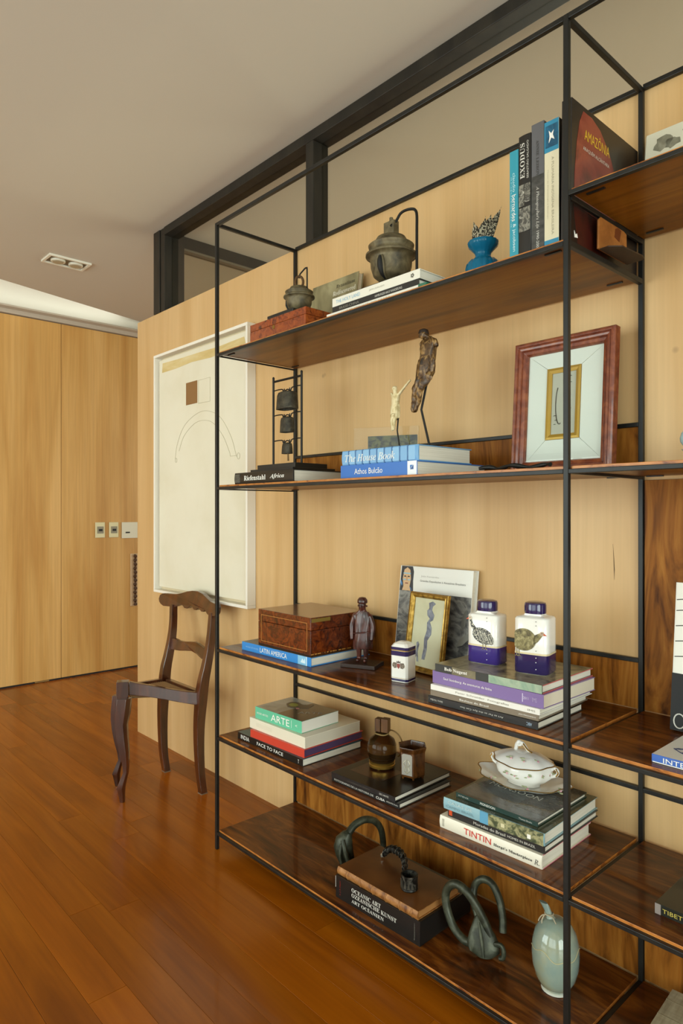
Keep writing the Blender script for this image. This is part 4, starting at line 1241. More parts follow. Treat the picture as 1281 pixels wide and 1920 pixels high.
# leather bookend beside the face book
t = thing('leather_bookend', 'tan leather L-shaped bookend against the tall red-faced book under the right high shelf', 'bookend', (1.4125, 0.20, TA + 0.0010))
M_leath = ramp_mat('tan leather', ['#8a5220', '#a86a30', '#b97c40'], (14, 14, 14), 4, 0.6, rough=0.5, fine=0.06, fscale=(120, 120, 120))
obj('upright', prism([(-0.082, 0.003), (0.058, 0.003), (0.062, 0.02), (0.060, 0.074), (0.045, 0.078), (-0.070, 0.078), (-0.080, 0.07)], 0.0, 0.005, 'YZ'), M_leath, t, bevel=0.0015)
obj('stain', prism([(-0.005, 0.05), (0.02, 0.045), (0.03, 0.074), (0.012, 0.076), (0.0, 0.07)], 0.0048, 0.0056, 'YZ'), pm('#6a3413', 0.5), t)
obj('base_flap', prism([(0.006, -0.080), (0.028, -0.083), (0.050, -0.06), (0.056, 0.03), (0.050, 0.055), (0.006, 0.058)], 0.0, 0.003, 'XY'), ramp_mat('leather underside', ['#2c1a0a', '#3d2711'], (20, 20, 20), 3, 0.5, rough=0.6), t, bevel=0.001)

# ------------------------------------------------------------------ shelf B objects
t = thing('bell_rack', 'black iron ladder-shaped rack hung with three old cow bells', 'bell rack', (0.215, 0.165, zr + 0.0003))
obj('lower_base', box(-0.115, 0.135, -0.085, 0.110, 0, 0.0125), M_black, t, bevel=0.001)
ub = obj('upper_base', box(-0.102, 0.120, -0.063, 0.085, 0.0127, 0.030), M_black, t, bevel=0.001)
for xx in (-0.081, 0.085):
    obj('upright_rod', lathe([(0.0042, 0.0302), (0.0042, 0.352), (0.0046, 0.356), (0.0030, 0.360)], 12), M_iron, t, loc=(xx, -0.005, 0), smooth=True)
obj('top_rod', tube([(-0.077, -0.005, 0.342), (0.081, -0.005, 0.342)], 0.0042, 10), M_iron, t, smooth=True)
for i, (zz, bw, bh, bz) in enumerate(((0.306, 0.090, 0.064, 0.296), (0.213, 0.060, 0.056, 0.204), (0.119, 0.046, 0.040, 0.110))):
    for sgn in (-1, 1):
        x0 = -0.077 if sgn < 0 else 0.081
        xe = 0.002 - 0.028 if sgn < 0 else 0.002 + 0.028
        obj('hook', tube(spline([(x0, -0.005, zz + 0.002), ((x0 + xe) / 2, -0.005, zz + 0.003), (xe, -0.005, zz + 0.001), (xe + 0.006 * -sgn, -0.006, zz - 0.008), (xe + 0.012 * -sgn, -0.006, zz - 0.006), (xe + 0.012 * -sgn, -0.006, zz + 0.002)], 4), 0.0022, 8), M_iron, t, smooth=True)
    hw = bw / 2
    prof = [(hw * 0.55, 0), (hw * 0.82, -0.004), (hw * 0.92, -0.014), (hw * 1.0, -bh)]
    rings = [circ((0.002, -0.005, bz + zz_), r, r * 0.62, 28, 0, 3.5) for r, zz_ in prof]
    rings += [circ((0.002, -0.005, bz - bh), hw * 0.93, hw * 0.55, 28, 0, 3.5), circ((0.002, -0.005, bz - 0.012), hw * 0.8, hw * 0.45, 28, 0, 3.5)]
    cb = obj('cow_bell', loft(rings), ramp_mat('aged iron', ['#2a261c', '#3e392c', '#524c3c'], (50, 50, 50), 4, 0.5, rough=0.6, metal=0.3, bump=0.3), t, smooth=True, angle=40)
    obj('hanging_loop', tube([(0.002 + 0.014 * cos(a * pi / 8), -0.005, bz - 0.002 + 0.010 * sin(a * pi / 8)) for a in range(9)], 0.0022, 6), M_iron, cb, smooth=True)
    if i == 2:
        obj('clapper', tube([(0.006, -0.005, bz - 0.02), (0.008, -0.005, bz - 0.066)], [0.002, 0.0035], 8), pm('#6e5228', 0.5, 0.4), cb, smooth=True)

# clear acrylic block with a dark picture inside
t = thing('acrylic_frame', 'clear acrylic block holding a small dark picture behind the two figures', 'photo stand', (0.690, 0.185, zh + 0.0003), R(27))
M_acr = glass_mat('acrylic', (0.955, 0.955, 0.93, 1), 0.0, 1.34)
obj('block', box(-0.105, 0.105, -0.009, 0.009, 0, 0.082), M_acr, t, bevel=0.001)
obj('picture', box(-0.060, 0.100, -0.001, 0.001, 0.004, 0.055), ramp_mat('dark olive print', ['#0d0d08', '#1e1d10', '#5a5826', '#15140c'], (40, 40, 60), 4, 0.8, rough=0.4), t)

# ivory figure with one raised arm
t = thing('ivory_figure', 'small ivory carved figure with one raised arm on a thin rod', 'figurine', (0.776, 0.140, zh + 0.0003))
M_iv = ramp_mat('old ivory', ['#b09a68', '#d8c797', '#e2d4ac'], (60, 60, 60), 4, 0.5, rough=0.4, bump=0.4)
N_ = [((-0.004, 0, 0.125), 0.0125, 0.010), ((-0.004, -0.001, 0.146), 0.0125, 0.010), ((-0.003, -0.001, 0.162), 0.0135, 0.009), ((-0.004, -0.002, 0.173), 0.0050, 0.0050), ((-0.005, -0.004, 0.184), 0.0095, 0.0095), ((-0.005, -0.003, 0.194), 0.0070, 0.0075),
      ((0.009, -0.001, 0.166), 0.0050, 0.0050), ((0.026, -0.001, 0.180), 0.0042, 0.0042), ((0.046, -0.002, 0.195), 0.0034, 0.0034), ((0.058, -0.003, 0.203), 0.0036, 0.0030),
      ((-0.016, -0.001, 0.166), 0.0050, 0.0045), ((-0.022, 0.0, 0.176), 0.0028, 0.0028),
      ((-0.009, -0.003, 0.108), 0.0085, 0.0085), ((-0.014, -0.006, 0.088), 0.0058, 0.0062), ((-0.014, -0.002, 0.070), 0.0040, 0.0044), ((-0.016, -0.004, 0.060), 0.0030, 0.0036),
      ((0.001, -0.003, 0.108), 0.0080, 0.0085), ((-0.004, -0.007, 0.088), 0.0058, 0.0062), ((-0.008, -0.003, 0.070), 0.0040, 0.0044), ((-0.010, -0.006, 0.060), 0.0030, 0.0036)]
skin_body('figure', N_, [(0, 1), (1, 2), (2, 3), (3, 4), (4, 5), (2, 6), (6, 7), (7, 8), (8, 9), (2, 10), (10, 11), (0, 12), (12, 13), (13, 14), (14, 15), (0, 16), (16, 17), (17, 18), (18, 19)], M_iv, t, disp=0.002, dscale=0.006)
rings = []
for zz, r in ((0.136, 0.0135), (0.126, 0.0150), (0.114, 0.0155), (0.102, 0.0150), (0.094, 0.0130)):
    rings.append([(-0.005 + (r + 0.0012 * sin(7 * 2 * pi * i / 28)) * cos(2 * pi * i / 28), (r * 0.85 + 0.001 * sin(5 * 2 * pi * i / 28)) * sin(2 * pi * i / 28), zz + 0.003 * cos(2 * pi * i / 28)) for i in range(28)])
obj('loincloth', loft(rings), M_iv, t, smooth=True)
obj('nose', xf(lathe([(0.0018, -0.002), (0.0008, 0.002)], 6), Matrix.Translation((-0.001, -0.0125, 0.184))), M_iv, t)
obj('rod', tube([(0.008, 0.006, 0.004), (-0.003, 0.006, 0.060), (0.002, 0.006, 0.105)], 0.0022, 8), M_iron, t, smooth=True)
obj('base_plate', lathe([(0.016, 0), (0.016, 0.003), (0.012, 0.005)], 20), M_black, t, smooth=True)

# brown carved torso
t = thing('wooden_figure', 'brown weathered carved figure without arms on a bent iron rod, the taller one', 'figurine', (0.890, 0.140, zh + 0.0003))
M_wf = ramp_mat('weathered carving', ['#2a1b0a', '#5a3f20', '#a5824e'], (60, 60, 45), 5, 1.0, rough=0.42, bump=0.8, pos=[0.34, 0.5, 0.66])
zz0 = -zh
N_ = [((0.004, 0, 1.672 + zz0), 0.0225, 0.019), ((0.010, 0, 1.700 + zz0), 0.0215, 0.018), ((0.014, -0.002, 1.724 + zz0), 0.0260, 0.019), ((0.009, -0.003, 1.744 + zz0), 0.0115, 0.011), ((-0.003, -0.010, 1.756 + zz0), 0.0145, 0.0145), ((-0.006, -0.008, 1.768 + zz0), 0.0110, 0.0115),
      ((0.035, -0.001, 1.732 + zz0), 0.0105, 0.0105), ((0.043, 0.0, 1.716 + zz0), 0.0075, 0.0075), ((-0.013, 0.0, 1.736 + zz0), 0.0095, 0.0095), ((-0.019, 0.001, 1.724 + zz0), 0.0065, 0.0065),
      ((-0.005, -0.006, 1.640 + zz0), 0.0165, 0.0175), ((-0.026, -0.016, 1.602 + zz0), 0.0120, 0.0130), ((-0.034, -0.008, 1.565 + zz0), 0.0095, 0.0105), ((-0.040, -0.012, 1.538 + zz0), 0.0065, 0.0080),
      ((0.010, -0.004, 1.642 + zz0), 0.0155, 0.0170), ((-0.008, -0.016, 1.602 + zz0), 0.0115, 0.0125), ((-0.022, -0.008, 1.566 + zz0), 0.0090, 0.0100), ((-0.032, -0.014, 1.538 + zz0), 0.0060, 0.0080)]
skin_body('figure', N_, [(0, 1), (1, 2), (2, 3), (3, 4), (4, 5), (2, 6), (6, 7), (2, 8), (8, 9), (0, 10), (10, 11), (11, 12), (12, 13), (0, 14), (14, 15), (15, 16), (16, 17)], M_wf, t, disp=0.008, dscale=0.012)
rings = []
for zz, r, ox in ((1.690, 0.0235, 0.006), (1.678, 0.0270, 0.004), (1.660, 0.0290, 0.002), (1.642, 0.0285, 0.0), (1.628, 0.0245, -0.006)):
    rings.append([(ox + (r + 0.0028 * sin(9 * 2 * pi * i / 36 + zz * 300)) * cos(2 * pi * i / 36), (r * 0.85 + 0.002 * sin(7 * 2 * pi * i / 36)) * sin(2 * pi * i / 36) - 0.003, zz + zz0 + 0.006 * cos(2 * pi * i / 36)) for i in range(36)])
obj('loincloth', loft(rings), M_wf, t, smooth=True)
obj('hair', xf(lathe([(0.004, 0.018), (0.013, 0.014), (0.016, 0.004), (0.014, -0.006)], 14), Matrix.Translation((-0.004, -0.005, 1.757 + zz0))), pm('#241508', 0.6), t, smooth=True)
obj('nose', xf(lathe([(0.0026, -0.003), (0.001, 0.003)], 6), Matrix.Translation((-0.004, -0.0255, 1.755 + zz0))), M_wf, t)
obj('rod', tube([(0.012, 0.0, 0.003), (0.012, 0.0, 0.010), (-0.017, 0.0, 1.545 + zz0), (0.010, 0.004, 1.655 + zz0)], 0.0034, 8), M_iron, t, smooth=True)
obj('base_plate', lathe([(0.018, 0), (0.018, 0.003), (0.012, 0.007)], 20), pm('#3a2c18', 0.5), t, smooth=True)

# twisted black strip near the shelf edge
t = thing('twisted_strip', 'flat twisted black strip lying beside the blue books on the middle shelf', 'ornament', (1.235, 0.055, TB + 0.0018))
pts = []
for i in range(41):
    u = i / 40
    pts.append((-0.10 + 0.19 * u, 0.012 * sin(u * 9) + 0.01 * u, 0.0075 + 0.0028 * sin(u * 15)))
obj('strip', tube(pts, [0.0035 + 0.0028 * abs(sin(i * 0.33)) for i in range(41)], 10), M_iron, t, smooth=True)

# ------------------------------------------------------------------ shelf C objects
t = thing('wooden_figurine', 'dark red-brown carved man in robe and round cap on a flat base', 'figurine', (0.588, 0.180, TC + 0.0003), R(24))
M_fig = ramp_mat('dark boxwood', ['#240c06', '#3f1810', '#5a2a1c'], (50, 50, 40), 4, 0.6, rough=0.35, coat=0.3, bump=0.3)
obj('base', box(-0.060, 0.058, -0.042, 0.045, 0, 0.013), pm('#2c1a10', 0.35, coat=0.2), t, bevel=0.0015)
h0 = 0.0125
N_ = [((0, 0, 0.098 + h0), 0.021, 0.016), ((0, 0, 0.125 + h0), 0.022, 0.016), ((0, 0.001, 0.152 + h0), 0.026, 0.015), ((0, 0, 0.168 + h0), 0.009, 0.009), ((0, -0.002, 0.184 + h0), 0.0145, 0.0150), ((0, -0.001, 0.197 + h0), 0.0125, 0.0135),
      ((-0.026, 0.0, 0.150 + h0), 0.0105, 0.0105), ((-0.036, -0.003, 0.118 + h0), 0.0095, 0.0095), ((-0.033, -0.010, 0.086 + h0), 0.0070, 0.0070), ((-0.031, -0.014, 0.072 + h0), 0.0062, 0.0055),
      ((0.026, 0.0, 0.150 + h0), 0.0105, 0.0105), ((0.037, -0.001, 0.118 + h0), 0.0095, 0.0095), ((0.036, -0.006, 0.086 + h0), 0.0070, 0.0070), ((0.035, -0.010, 0.072 + h0), 0.0062, 0.0055),
      ((-0.011, 0, 0.075 + h0), 0.0125, 0.0125), ((-0.012, -0.001, 0.042 + h0), 0.0095, 0.0095), ((-0.012, 0.002, 0.010 + h0), 0.0070, 0.0075), ((-0.013, -0.016, 0.0055 + h0), 0.0065, 0.0050),
      ((0.011, 0, 0.075 + h0), 0.0125, 0.0125), ((0.012, -0.001, 0.042 + h0), 0.0095, 0.0095), ((0.012, 0.002, 0.010 + h0), 0.0070, 0.0075), ((0.013, -0.016, 0.0055 + h0), 0.0065, 0.0050)]
skin_body('body', N_, [(0, 1), (1, 2), (2, 3), (3, 4), (4, 5), (2, 6), (6, 7), (7, 8), (8, 9), (2, 10), (10, 11), (11, 12), (12, 13), (0, 14), (14, 15), (15, 16), (16, 17), (0, 18), (18, 19), (19, 20), (20, 21)], M_fig, t, disp=0.0012, dscale=0.008)
rings = []
for zz, rx, ry in ((0.160, 0.020, 0.014), (0.145, 0.029, 0.018), (0.120, 0.030, 0.019), (0.098, 0.029, 0.0195), (0.075, 0.032, 0.0215), (0.055, 0.033, 0.0225), (0.042, 0.031, 0.021)):
    rings.append([((rx + 0.0016 * sin(10 * 2 * pi * i / 44 + zz * 60)) * cos(2 * pi * i / 44) + 0.002, (ry + 0.0014 * sin(8 * 2 * pi * i / 44 - zz * 40)) * sin(2 * pi * i / 44), zz + h0 + 0.006 * cos(2 * pi * i / 44 + 1)) for i in range(44)])
obj('robe', loft(rings), M_fig, t, smooth=True)
obj('belt', tube([(0.031 * cos(a * pi / 12), 0.020 * sin(a * pi / 12), 0.098 + h0 + 0.004 * cos(a * pi / 12)) for a in range(25)], 0.0028, 6), M_fig, t, smooth=True)
obj('cap', lathe([(0.0158, 0.192 + h0), (0.0168, 0.195 + h0), (0.0160, 0.203 + h0), (0.0105, 0.210 + h0), (0.002, 0.212 + h0)], 20), M_fig, t, smooth=True)
obj('nose', xf(lathe([(0.0028, -0.004), (0.0010, 0.004)], 6), Matrix.Translation((0, -0.0170, 0.184 + h0))), M_fig, t)
for sx in (-1, 1):
    obj('ear', xf(lathe([(0.002, -0.003), (0.003, 0), (0.002, 0.003)], 8), Matrix.Translation((sx * 0.0145, 0.001, 0.183 + h0))), M_fig, t)
    obj('eye', xf(lathe([(0.0016, -0.001), (0.0016, 0.001)], 8), Matrix.Translation((sx * 0.0055, -0.0150, 0.187 + h0))), pm('#180805', 0.4), t)

# white and blue porcelain canister
t = thing('porcelain_canister', 'small square white porcelain canister with blue bands and a crest', 'canister', (0.802, 0.141, TC + 0.0003), R(13))
h = 0.0285


def sqr(hw, z, ch=0.006):
    return [(hw - ch, -hw, z), (hw, -hw + ch, z), (hw, hw - ch, z), (hw - ch, hw, z), (-hw + ch, hw, z), (-hw, hw - ch, z), (-hw, -hw + ch, z), (-hw + ch, -hw, z)]


bd = obj('body', loft([sqr(h - 0.001, 0), sqr(h, 0.002), sqr(h, 0.092)]), M_porc, t, bevel=0.001)
obj('blue_band', loft([sqr(h + 0.0004, 0.004), sqr(h + 0.0004, 0.0105)], cap=False), M_navy, bd)
obj('blue_band', loft([sqr(h + 0.0004, 0.078), sqr(h + 0.0004, 0.0915)], cap=False), M_navy, bd)
obj('gold_line', loft([sqr(h + 0.0006, 0.0125), sqr(h + 0.0006, 0.0135)], cap=False), M_brass, bd)
obj('gold_rim', loft([sqr(h + 0.001, 0.0922), sqr(h + 0.001, 0.0942)]), M_brass, bd)
ld = obj('lid', loft([sqr(h, 0.0944), sqr(h, 0.103), sqr(h - 0.006, 0.112, 0.007), sqr(0.012, 0.117, 0.005), sqr(0.004, 0.118, 0.002)]), M_porc, t, bevel=0.001)
obj('blue_band', loft([sqr(h + 0.0004, 0.095), sqr(h + 0.0004, 0.103)], cap=False), M_navy, ld)
obj('crest_shield', prism([(-0.005, 0.055), (0.005, 0.055), (0.005, 0.046), (0, 0.040), (-0.005, 0.046)], -h - 0.0012, -h - 0.0002), pm('#8a3428', 0.4), bd)
for sx in (-1, 1):
    obj('crest_wing', prism([(sx * 0.006, 0.057), (sx * 0.017, 0.058), (sx * 0.021, 0.050), (sx * 0.015, 0.041), (sx * 0.007, 0.042)], -h - 0.0009, -h - 0.0002), pm('#6e5f50', 0.5), bd)
    obj('crest_scroll', tube([(sx * 0.016 + 0.004 * cos(a * pi / 6), -h - 0.0006, 0.048 + 0.004 * sin(a * pi / 6)) for a in range(13)], 0.0008, 5), pm('#a59a86', 0.5), bd)
obj('crest_crown', prism([(-0.006, 0.057), (-0.006, 0.063), (-0.003, 0.059), (0, 0.064), (0.003, 0.059), (0.006, 0.063), (0.006, 0.057)], -h - 0.0012, -h - 0.0002), pm('#4c3a30', 0.4), bd)


# two tall bottles with guinea fowls
def bird_bottle(label, loc, rz, wx, wy, H, light, flip):
    t = thing('porcelain_bottle', label, 'bottle', loc, rz, group='porcelain bottles with painted birds')
    hx, hy = wx / 2, wy / 2

    def ring(sx, sy, z):
        return circ((0, 0, z), sx, sy, 32, 0, 7)
    k = H
    bd = obj('body', loft([ring(hx - 0.003, hy - 0.003, 0), ring(hx, hy, 0.004), ring(hx, hy, k * 0.955), ring(hx - 0.003, hy - 0.003, k * 0.985), ring(hx - 0.012, hy - 0.012, k), ring(0.024, 0.022, k + 0.002), ring(0.022, 0.022, k + 0.006)]), M_porc, t, smooth=True, angle=50)
    bl = pm('#3a2a78', 0.15, coat=0.5) if light else pm('#2a2050', 0.15, coat=0.5)
    zb = k * 0.345
    obj('blue_lower_band', loft([ring(hx - 0.002, hy - 0.002, 0.0008), ring(hx + 0.0006, hy + 0.0006, 0.004), ring(hx + 0.0006, hy + 0.0006, zb)], cap=False), bl, bd, smooth=True, angle=50)
    obj('gold_line', loft([ring(hx + 0.0008, hy + 0.0008, zb), ring(hx + 0.0008, hy + 0.0008, zb + 0.0045)], cap=False), pm('#d9c9a0', 0.3), bd, smooth=True, angle=50)
    obj('stopper', loft([circ((0, 0, k + zz), r, r, 28) for r, zz in ((0.0215, 0.0062), (0.0262, 0.0065), (0.0268, 0.012), (0.0268, 0.027), (0.025, 0.032), (0.018, 0.0345))]), M_navy, t, smooth=True, angle=50)
    # painted bird on the front
    f = -hy - 0.0004
    m = -1 if flip else 1
    if light:
        bm_ = ramp_mat('dotted plumage', ['#15130f', '#1c1a15', '#cfc9b4'], (480, 480, 560), 0, 0.0, rough=0.3, pos=[0.3, 0.55, 0.62])
    else:
        bm_ = ramp_mat('brown plumage', ['#4a4128', '#7d7348', '#a2976a'], (120, 120, 120), 4, 0.4, rough=0.3, pos=[0.3, 0.5, 0.66])
    cz = k * 0.56 if light else k * 0.60
    bx = 0.0 if light else -0.020
    pts = []
    for i in range(30):
        a = 2 * pi * i / 30
        rx = 0.031
        rz_ = 0.0205 if light else 0.0275
        x = bx + m * (0.004 + rx * cos(a))
        z = cz + rz_ * sin(a) - (0.006 * cos(a) if light else 0.0)
        if light and cos(a) > 0.75:
            z -= 0.004
        x = max(-hx + 0.004, min(hx - 0.003, x))
        pts.append((x, z))
    obj('painted_bird_body', prism(pts, f - 0.0008, f), bm_, bd)
    if light:
        neck = [(m * -0.020, cz + 0.010), (m * -0.030, cz + 0.020), (m * -0.034, cz + 0.034), (m * -0.036, cz + 0.043), (m * -0.031, cz + 0.044), (m * -0.026, cz + 0.030), (m * -0.014, cz + 0.018)]
        head = (m * -0.034, cz + 0.044)
    else:
        neck = [(0.010, cz + 0.012), (0.022, cz + 0.018), (0.030, cz + 0.020), (0.031, cz + 0.013), (0.020, cz - 0.002), (0.008, cz - 0.012)]
        head = (0.030, cz + 0.018)
    obj('painted_bird_neck', prism(neck, f - 0.0008, f), bm_, bd)
    obj('painted_bird_head', prism([(head[0] + 0.0055 * cos(i * pi / 6), head[1] + 0.005 * sin(i * pi / 6)) for i in range(12)], f - 0.0011, f), pm('#c9b9a0' if light else '#b39a80', 0.4), bd)
    hs = -m if light else 1
    obj('painted_bird_beak', prism([(head[0] + hs * 0.004, head[1] + 0.002), (head[0] + hs * 0.012, head[1] - 0.004), (head[0] + hs * 0.004, head[1] - 0.004)], f - 0.0013, f), pm('#c4562e', 0.4), bd)
    obj('painted_bird_eye', prism([(head[0] + 0.0012 * cos(i * pi / 4), head[1] + 0.001 + 0.0012 * sin(i * pi / 4)) for i in range(8)], f - 0.0014, f), M_ink, bd)
    for dx in ((0.004, 0.012) if light else (-0.034, -0.028)):
        lx = bx * 0 + dx
        obj('painted_bird_leg', join(tube([(lx, f - 0.0004, cz - 0.020), (lx + 0.001, f - 0.0012, zb - 0.004)], 0.0009, 5), tube([(lx - 0.004, f - 0.0012, zb - 0.006), (lx + 0.001, f - 0.0012, zb - 0.004), (lx + 0.006, f - 0.0012, zb - 0.006)], 0.0008, 5)), pm('#8d8258', 0.5), bd)
    if light:
        for q in range(7):
            obj('painted_feather_row', tube([(m * (-0.022 + 0.008 * q + 0.002 * j), f - 0.0008, cz + 0.014 - 0.0045 * j - 0.0015 * q * (q > 3)) for j in range(7)], 0.0005, 4), pm('#d9d4c2', 0.4), bd)
    for zz in (0.10, 0.22, 0.30, 0.42, 0.86, 0.93):
        obj('gold_dot', xf(lathe([(0.0011, 0), (0.0011, 0.0008)], 8), Matrix.Translation((hx * 0.35, f + 0.0001 - 0.0006, k * zz)) @ Matrix.Rotation(R(90), 4, 'X')), W_ if zz < 0.4 else pm('#5a5348', 0.4), bd)
    return t


bird_bottle('white and violet square porcelain bottle painted with a dark speckled guinea fowl', (1.093, 0.152, ZN + 0.0003), R(6), 0.090, 0.062, 0.131, True, False)
bird_bottle('white and dark violet square porcelain bottle painted with an olive brown guinea fowl', (1.236, 0.152, ZN + 0.0003), R(12), 0.086, 0.076, 0.140, False, False)

# ------------------------------------------------------------------ shelf D objects
t = thing('glass_flask', 'squat smoky glass flask with brass band and a split wooden stopper', 'flask', (0.690, 0.166, zlow + 0.0004), R(20))
M_smoke, nt_, b_ = base_mat('smoky glass')
b_.inputs['Base Color'].default_value = lin('#a47f4a')
b_.inputs['Transmission Weight'].default_value = 0.97
b_.inputs['Roughness'].default_value = 0.05
b_.inputs['IOR'].default_value = 1.25
obj('body', lathe([(0.036, 0.022), (0.042, 0.030), (0.046, 0.050), (0.045, 0.072), (0.038, 0.088), (0.024, 0.098), (0.019, 0.104), (0.020, 0.110)], 32), M_smoke, t, smooth=True)
obj('brass_band', lathe([(0.034, 0.004), (0.040, 0.005), (0.041, 0.012), (0.039, 0.014), (0.041, 0.020), (0.037, 0.0218)], 32), M_brass, t, smooth=True)
for k in range(3):
    a = k * 2 * pi / 3 + 0.6
    obj('foot', lathe([(0.004, 0.0), (0.006, 0.0042)], 10), M_brass, t, loc=(0.03 * cos(a), 0.03 * sin(a), 0), smooth=True)
obj('dark_base', lathe([(0.039, 0.0222), (0.043, 0.034), (0.0445, 0.050), (0.02, 0.052)], 32), pm('#241505', 0.3, coat=0.4), t, smooth=True)
M_stop = ramp_mat('stopper wood', ['#3a210c', '#5c3a18', '#75502a'], (40, 40, 8), 4, 0.5, rough=0.4)
obj('stopper_half', box(-0.020, -0.0015, -0.012, 0.012, 0.1105, 0.150), M_stop, t, bevel=0.001)
obj('stopper_half', box(0.0015, 0.024, -0.012, 0.012, 0.1105, 0.152), M_stop, t, bevel=0.001)
obj('ring_handle', tube([(0.024 + 0.040 * cos(a), 0.012, 0.070 + 0.044 * sin(a)) for a in [-0.9 + 0.14 * i for i in range(21)]], 0.0022, 8), pm('#6e4f22', 0.3, 0.4), t, smooth=True)
obj('neck_cord', tube([(0.021 * cos(a * pi / 10), 0.021 * sin(a * pi / 10), 0.105 + 0.001 * sin(a)) for a in range(21)], 0.0022, 6), pm('#8a7242', 0.6), t, smooth=True)

t = thing('hexagonal_beaker', 'hexagonal dark horn beaker with a pewter plaque on its front', 'beaker', (0.803, 0.180, zlow + 0.0004), R(16))
M_horn = ramp_mat('dark horn', ['#2c1606', '#4e2c10', '#6a421c'], (30, 30, 14), 4, 0.8, rough=0.25, coat=0.4)


def hexr(r, z):
    return [(r * cos(pi / 6 + k * pi / 3 + pi / 6), r * sin(pi / 6 + k * pi / 3 + pi / 6), z) for k in range(6)]


def hexa(r, z):
    return [(r * cos(-pi / 2 + pi / 6 + k * pi / 3), r * sin(-pi / 2 + pi / 6 + k * pi / 3), z) for k in range(6)]


obj('body', loft([hexa(0.038, 0.006), hexa(0.0405, 0.012), hexa(0.042, 0.078), hexa(0.046, 0.090), hexa(0.0465, 0.094), hexa(0.0435, 0.094), hexa(0.040, 0.080), hexa(0.037, 0.016)]), M_horn, t, bevel=0.001)
for k in range(6):
    a = -pi / 2 + pi / 6 + k * pi / 3
    obj('foot', lathe([(0.003, 0), (0.0045, 0.0058)], 8), M_horn, t, loc=(0.033 * cos(a), 0.033 * sin(a), 0))
yf = -0.0355
pl = obj('pewter_plaque', prism([(-0.017, 0.014), (0.017, 0.014), (0.017, 0.072), (0.012, 0.076), (-0.012, 0.076), (-0.017, 0.072)], yf - 0.0022, yf - 0.0002), pm('#a29d92', 0.4, 0.3), t, bevel=0.0006)
for sx in (-1, 1):
    obj('plaque_ornament', tube(spline([(0, yf - 0.0026, 0.020), (sx * 0.009, yf - 0.0026, 0.028), (sx * 0.004, yf - 0.0026, 0.040), (sx * 0.011, yf - 0.0026, 0.048), (sx * 0.004, yf - 0.0026, 0.058)], 5), 0.0010, 5), pm('#c9c2a8', 0.35, 0.6), pl, smooth=True)
obj('plaque_ornament', tube([(0, yf - 0.0026, 0.018), (0, yf - 0.0026, 0.062)], 0.0009, 5), pm('#c9c2a8', 0.35, 0.6), pl, smooth=True)

# porcelain tureen on its tray
t = thing('porcelain_tureen', 'white flower-painted porcelain sauce tureen with gold rims on the books', 'tureen', (1.148, 0.238, zmon + 0.0004), R(8))
M_flow = M_porc


def wob(rx, ry, z, n=64, k=8, amp=0.03, ph=0.0, zamp=0.0):
    out = []
    for i in range(n):
        a = 2 * pi * i / n
        s_ = 1 + amp * cos(k * a + ph)
        out.append((rx * s_ * cos(a), ry * s_ * sin(a), z + zamp * cos(2 * a)))
    return out


tr = obj('tray', loft([wob(0.070, 0.042, 0.0, amp=0.01), wob(0.085, 0.050, 0.003), wob(0.112, 0.066, 0.014, amp=0.045, zamp=0.004), wob(0.127, 0.076, 0.021, amp=0.05, zamp=0.006), wob(0.125, 0.0745, 0.0225, amp=0.05, zamp=0.006), wob(0.108, 0.062, 0.016, amp=0.045, zamp=0.004), wob(0.075, 0.045, 0.006)]), M_porc, t, smooth=True, angle=60)
obj('gold_rim', tube(wob(0.1275, 0.0765, 0.0222, amp=0.05, zamp=0.006) + [wob(0.1275, 0.0765, 0.0222, amp=0.05, zamp=0.006)[0]], 0.0012, 6), M_brass, tr, smooth=True)
bw = obj('bowl', loft([wob(0.045, 0.030, 0.007, amp=0.01), wob(0.046, 0.032, 0.014, amp=0.01), wob(0.060, 0.042, 0.022, amp=0.03), wob(0.074, 0.052, 0.036, amp=0.035), wob(0.078, 0.055, 0.050, amp=0.03), wob(0.076, 0.053, 0.060, amp=0.03, zamp=0.003), wob(0.080, 0.056, 0.064, amp=0.035, zamp=0.004)]), M_porc, t, smooth=True, angle=60)
lid = obj('lid', loft([wob(0.082, 0.058, 0.0655, amp=0.035, zamp=0.004), wob(0.080, 0.056, 0.069, amp=0.035, zamp=0.004), wob(0.066, 0.046, 0.078, amp=0.03, zamp=0.002), wob(0.048, 0.033, 0.087, amp=0.03), wob(0.030, 0.020, 0.091, amp=0.02), wob(0.010, 0.008, 0.094, amp=0.0)]), M_porc, t, smooth=True, angle=60)
rim = wob(0.0825, 0.0585, 0.0665, amp=0.035, zamp=0.004)
obj('gold_rim', tube(rim + [rim[0]], 0.0014, 6), M_brass, lid, smooth=True)
fin = obj('finial', join(tube(spline([(-0.022, 0, 0.092), (-0.018, 0, 0.108), (-0.006, 0, 0.113), (0.004, 0, 0.106), (0.012, 0, 0.096), (0.022, 0, 0.092)], 5), [0.0055 - 0.0001 * i for i in range(26)], 8), tube([(-0.012 + 0.006 * cos(a * pi / 6), 0, 0.110 + 0.006 * sin(a * pi / 6)) for a in range(13)], 0.003, 6)), M_porc, lid, smooth=True)
obj('finial_gilding', tube(spline([(0.0, -0.003, 0.112), (0.006, -0.004, 0.106), (0.014, -0.004, 0.098), (0.026, -0.004, 0.093)], 5), 0.0020, 6), M_brass, fin, smooth=True)
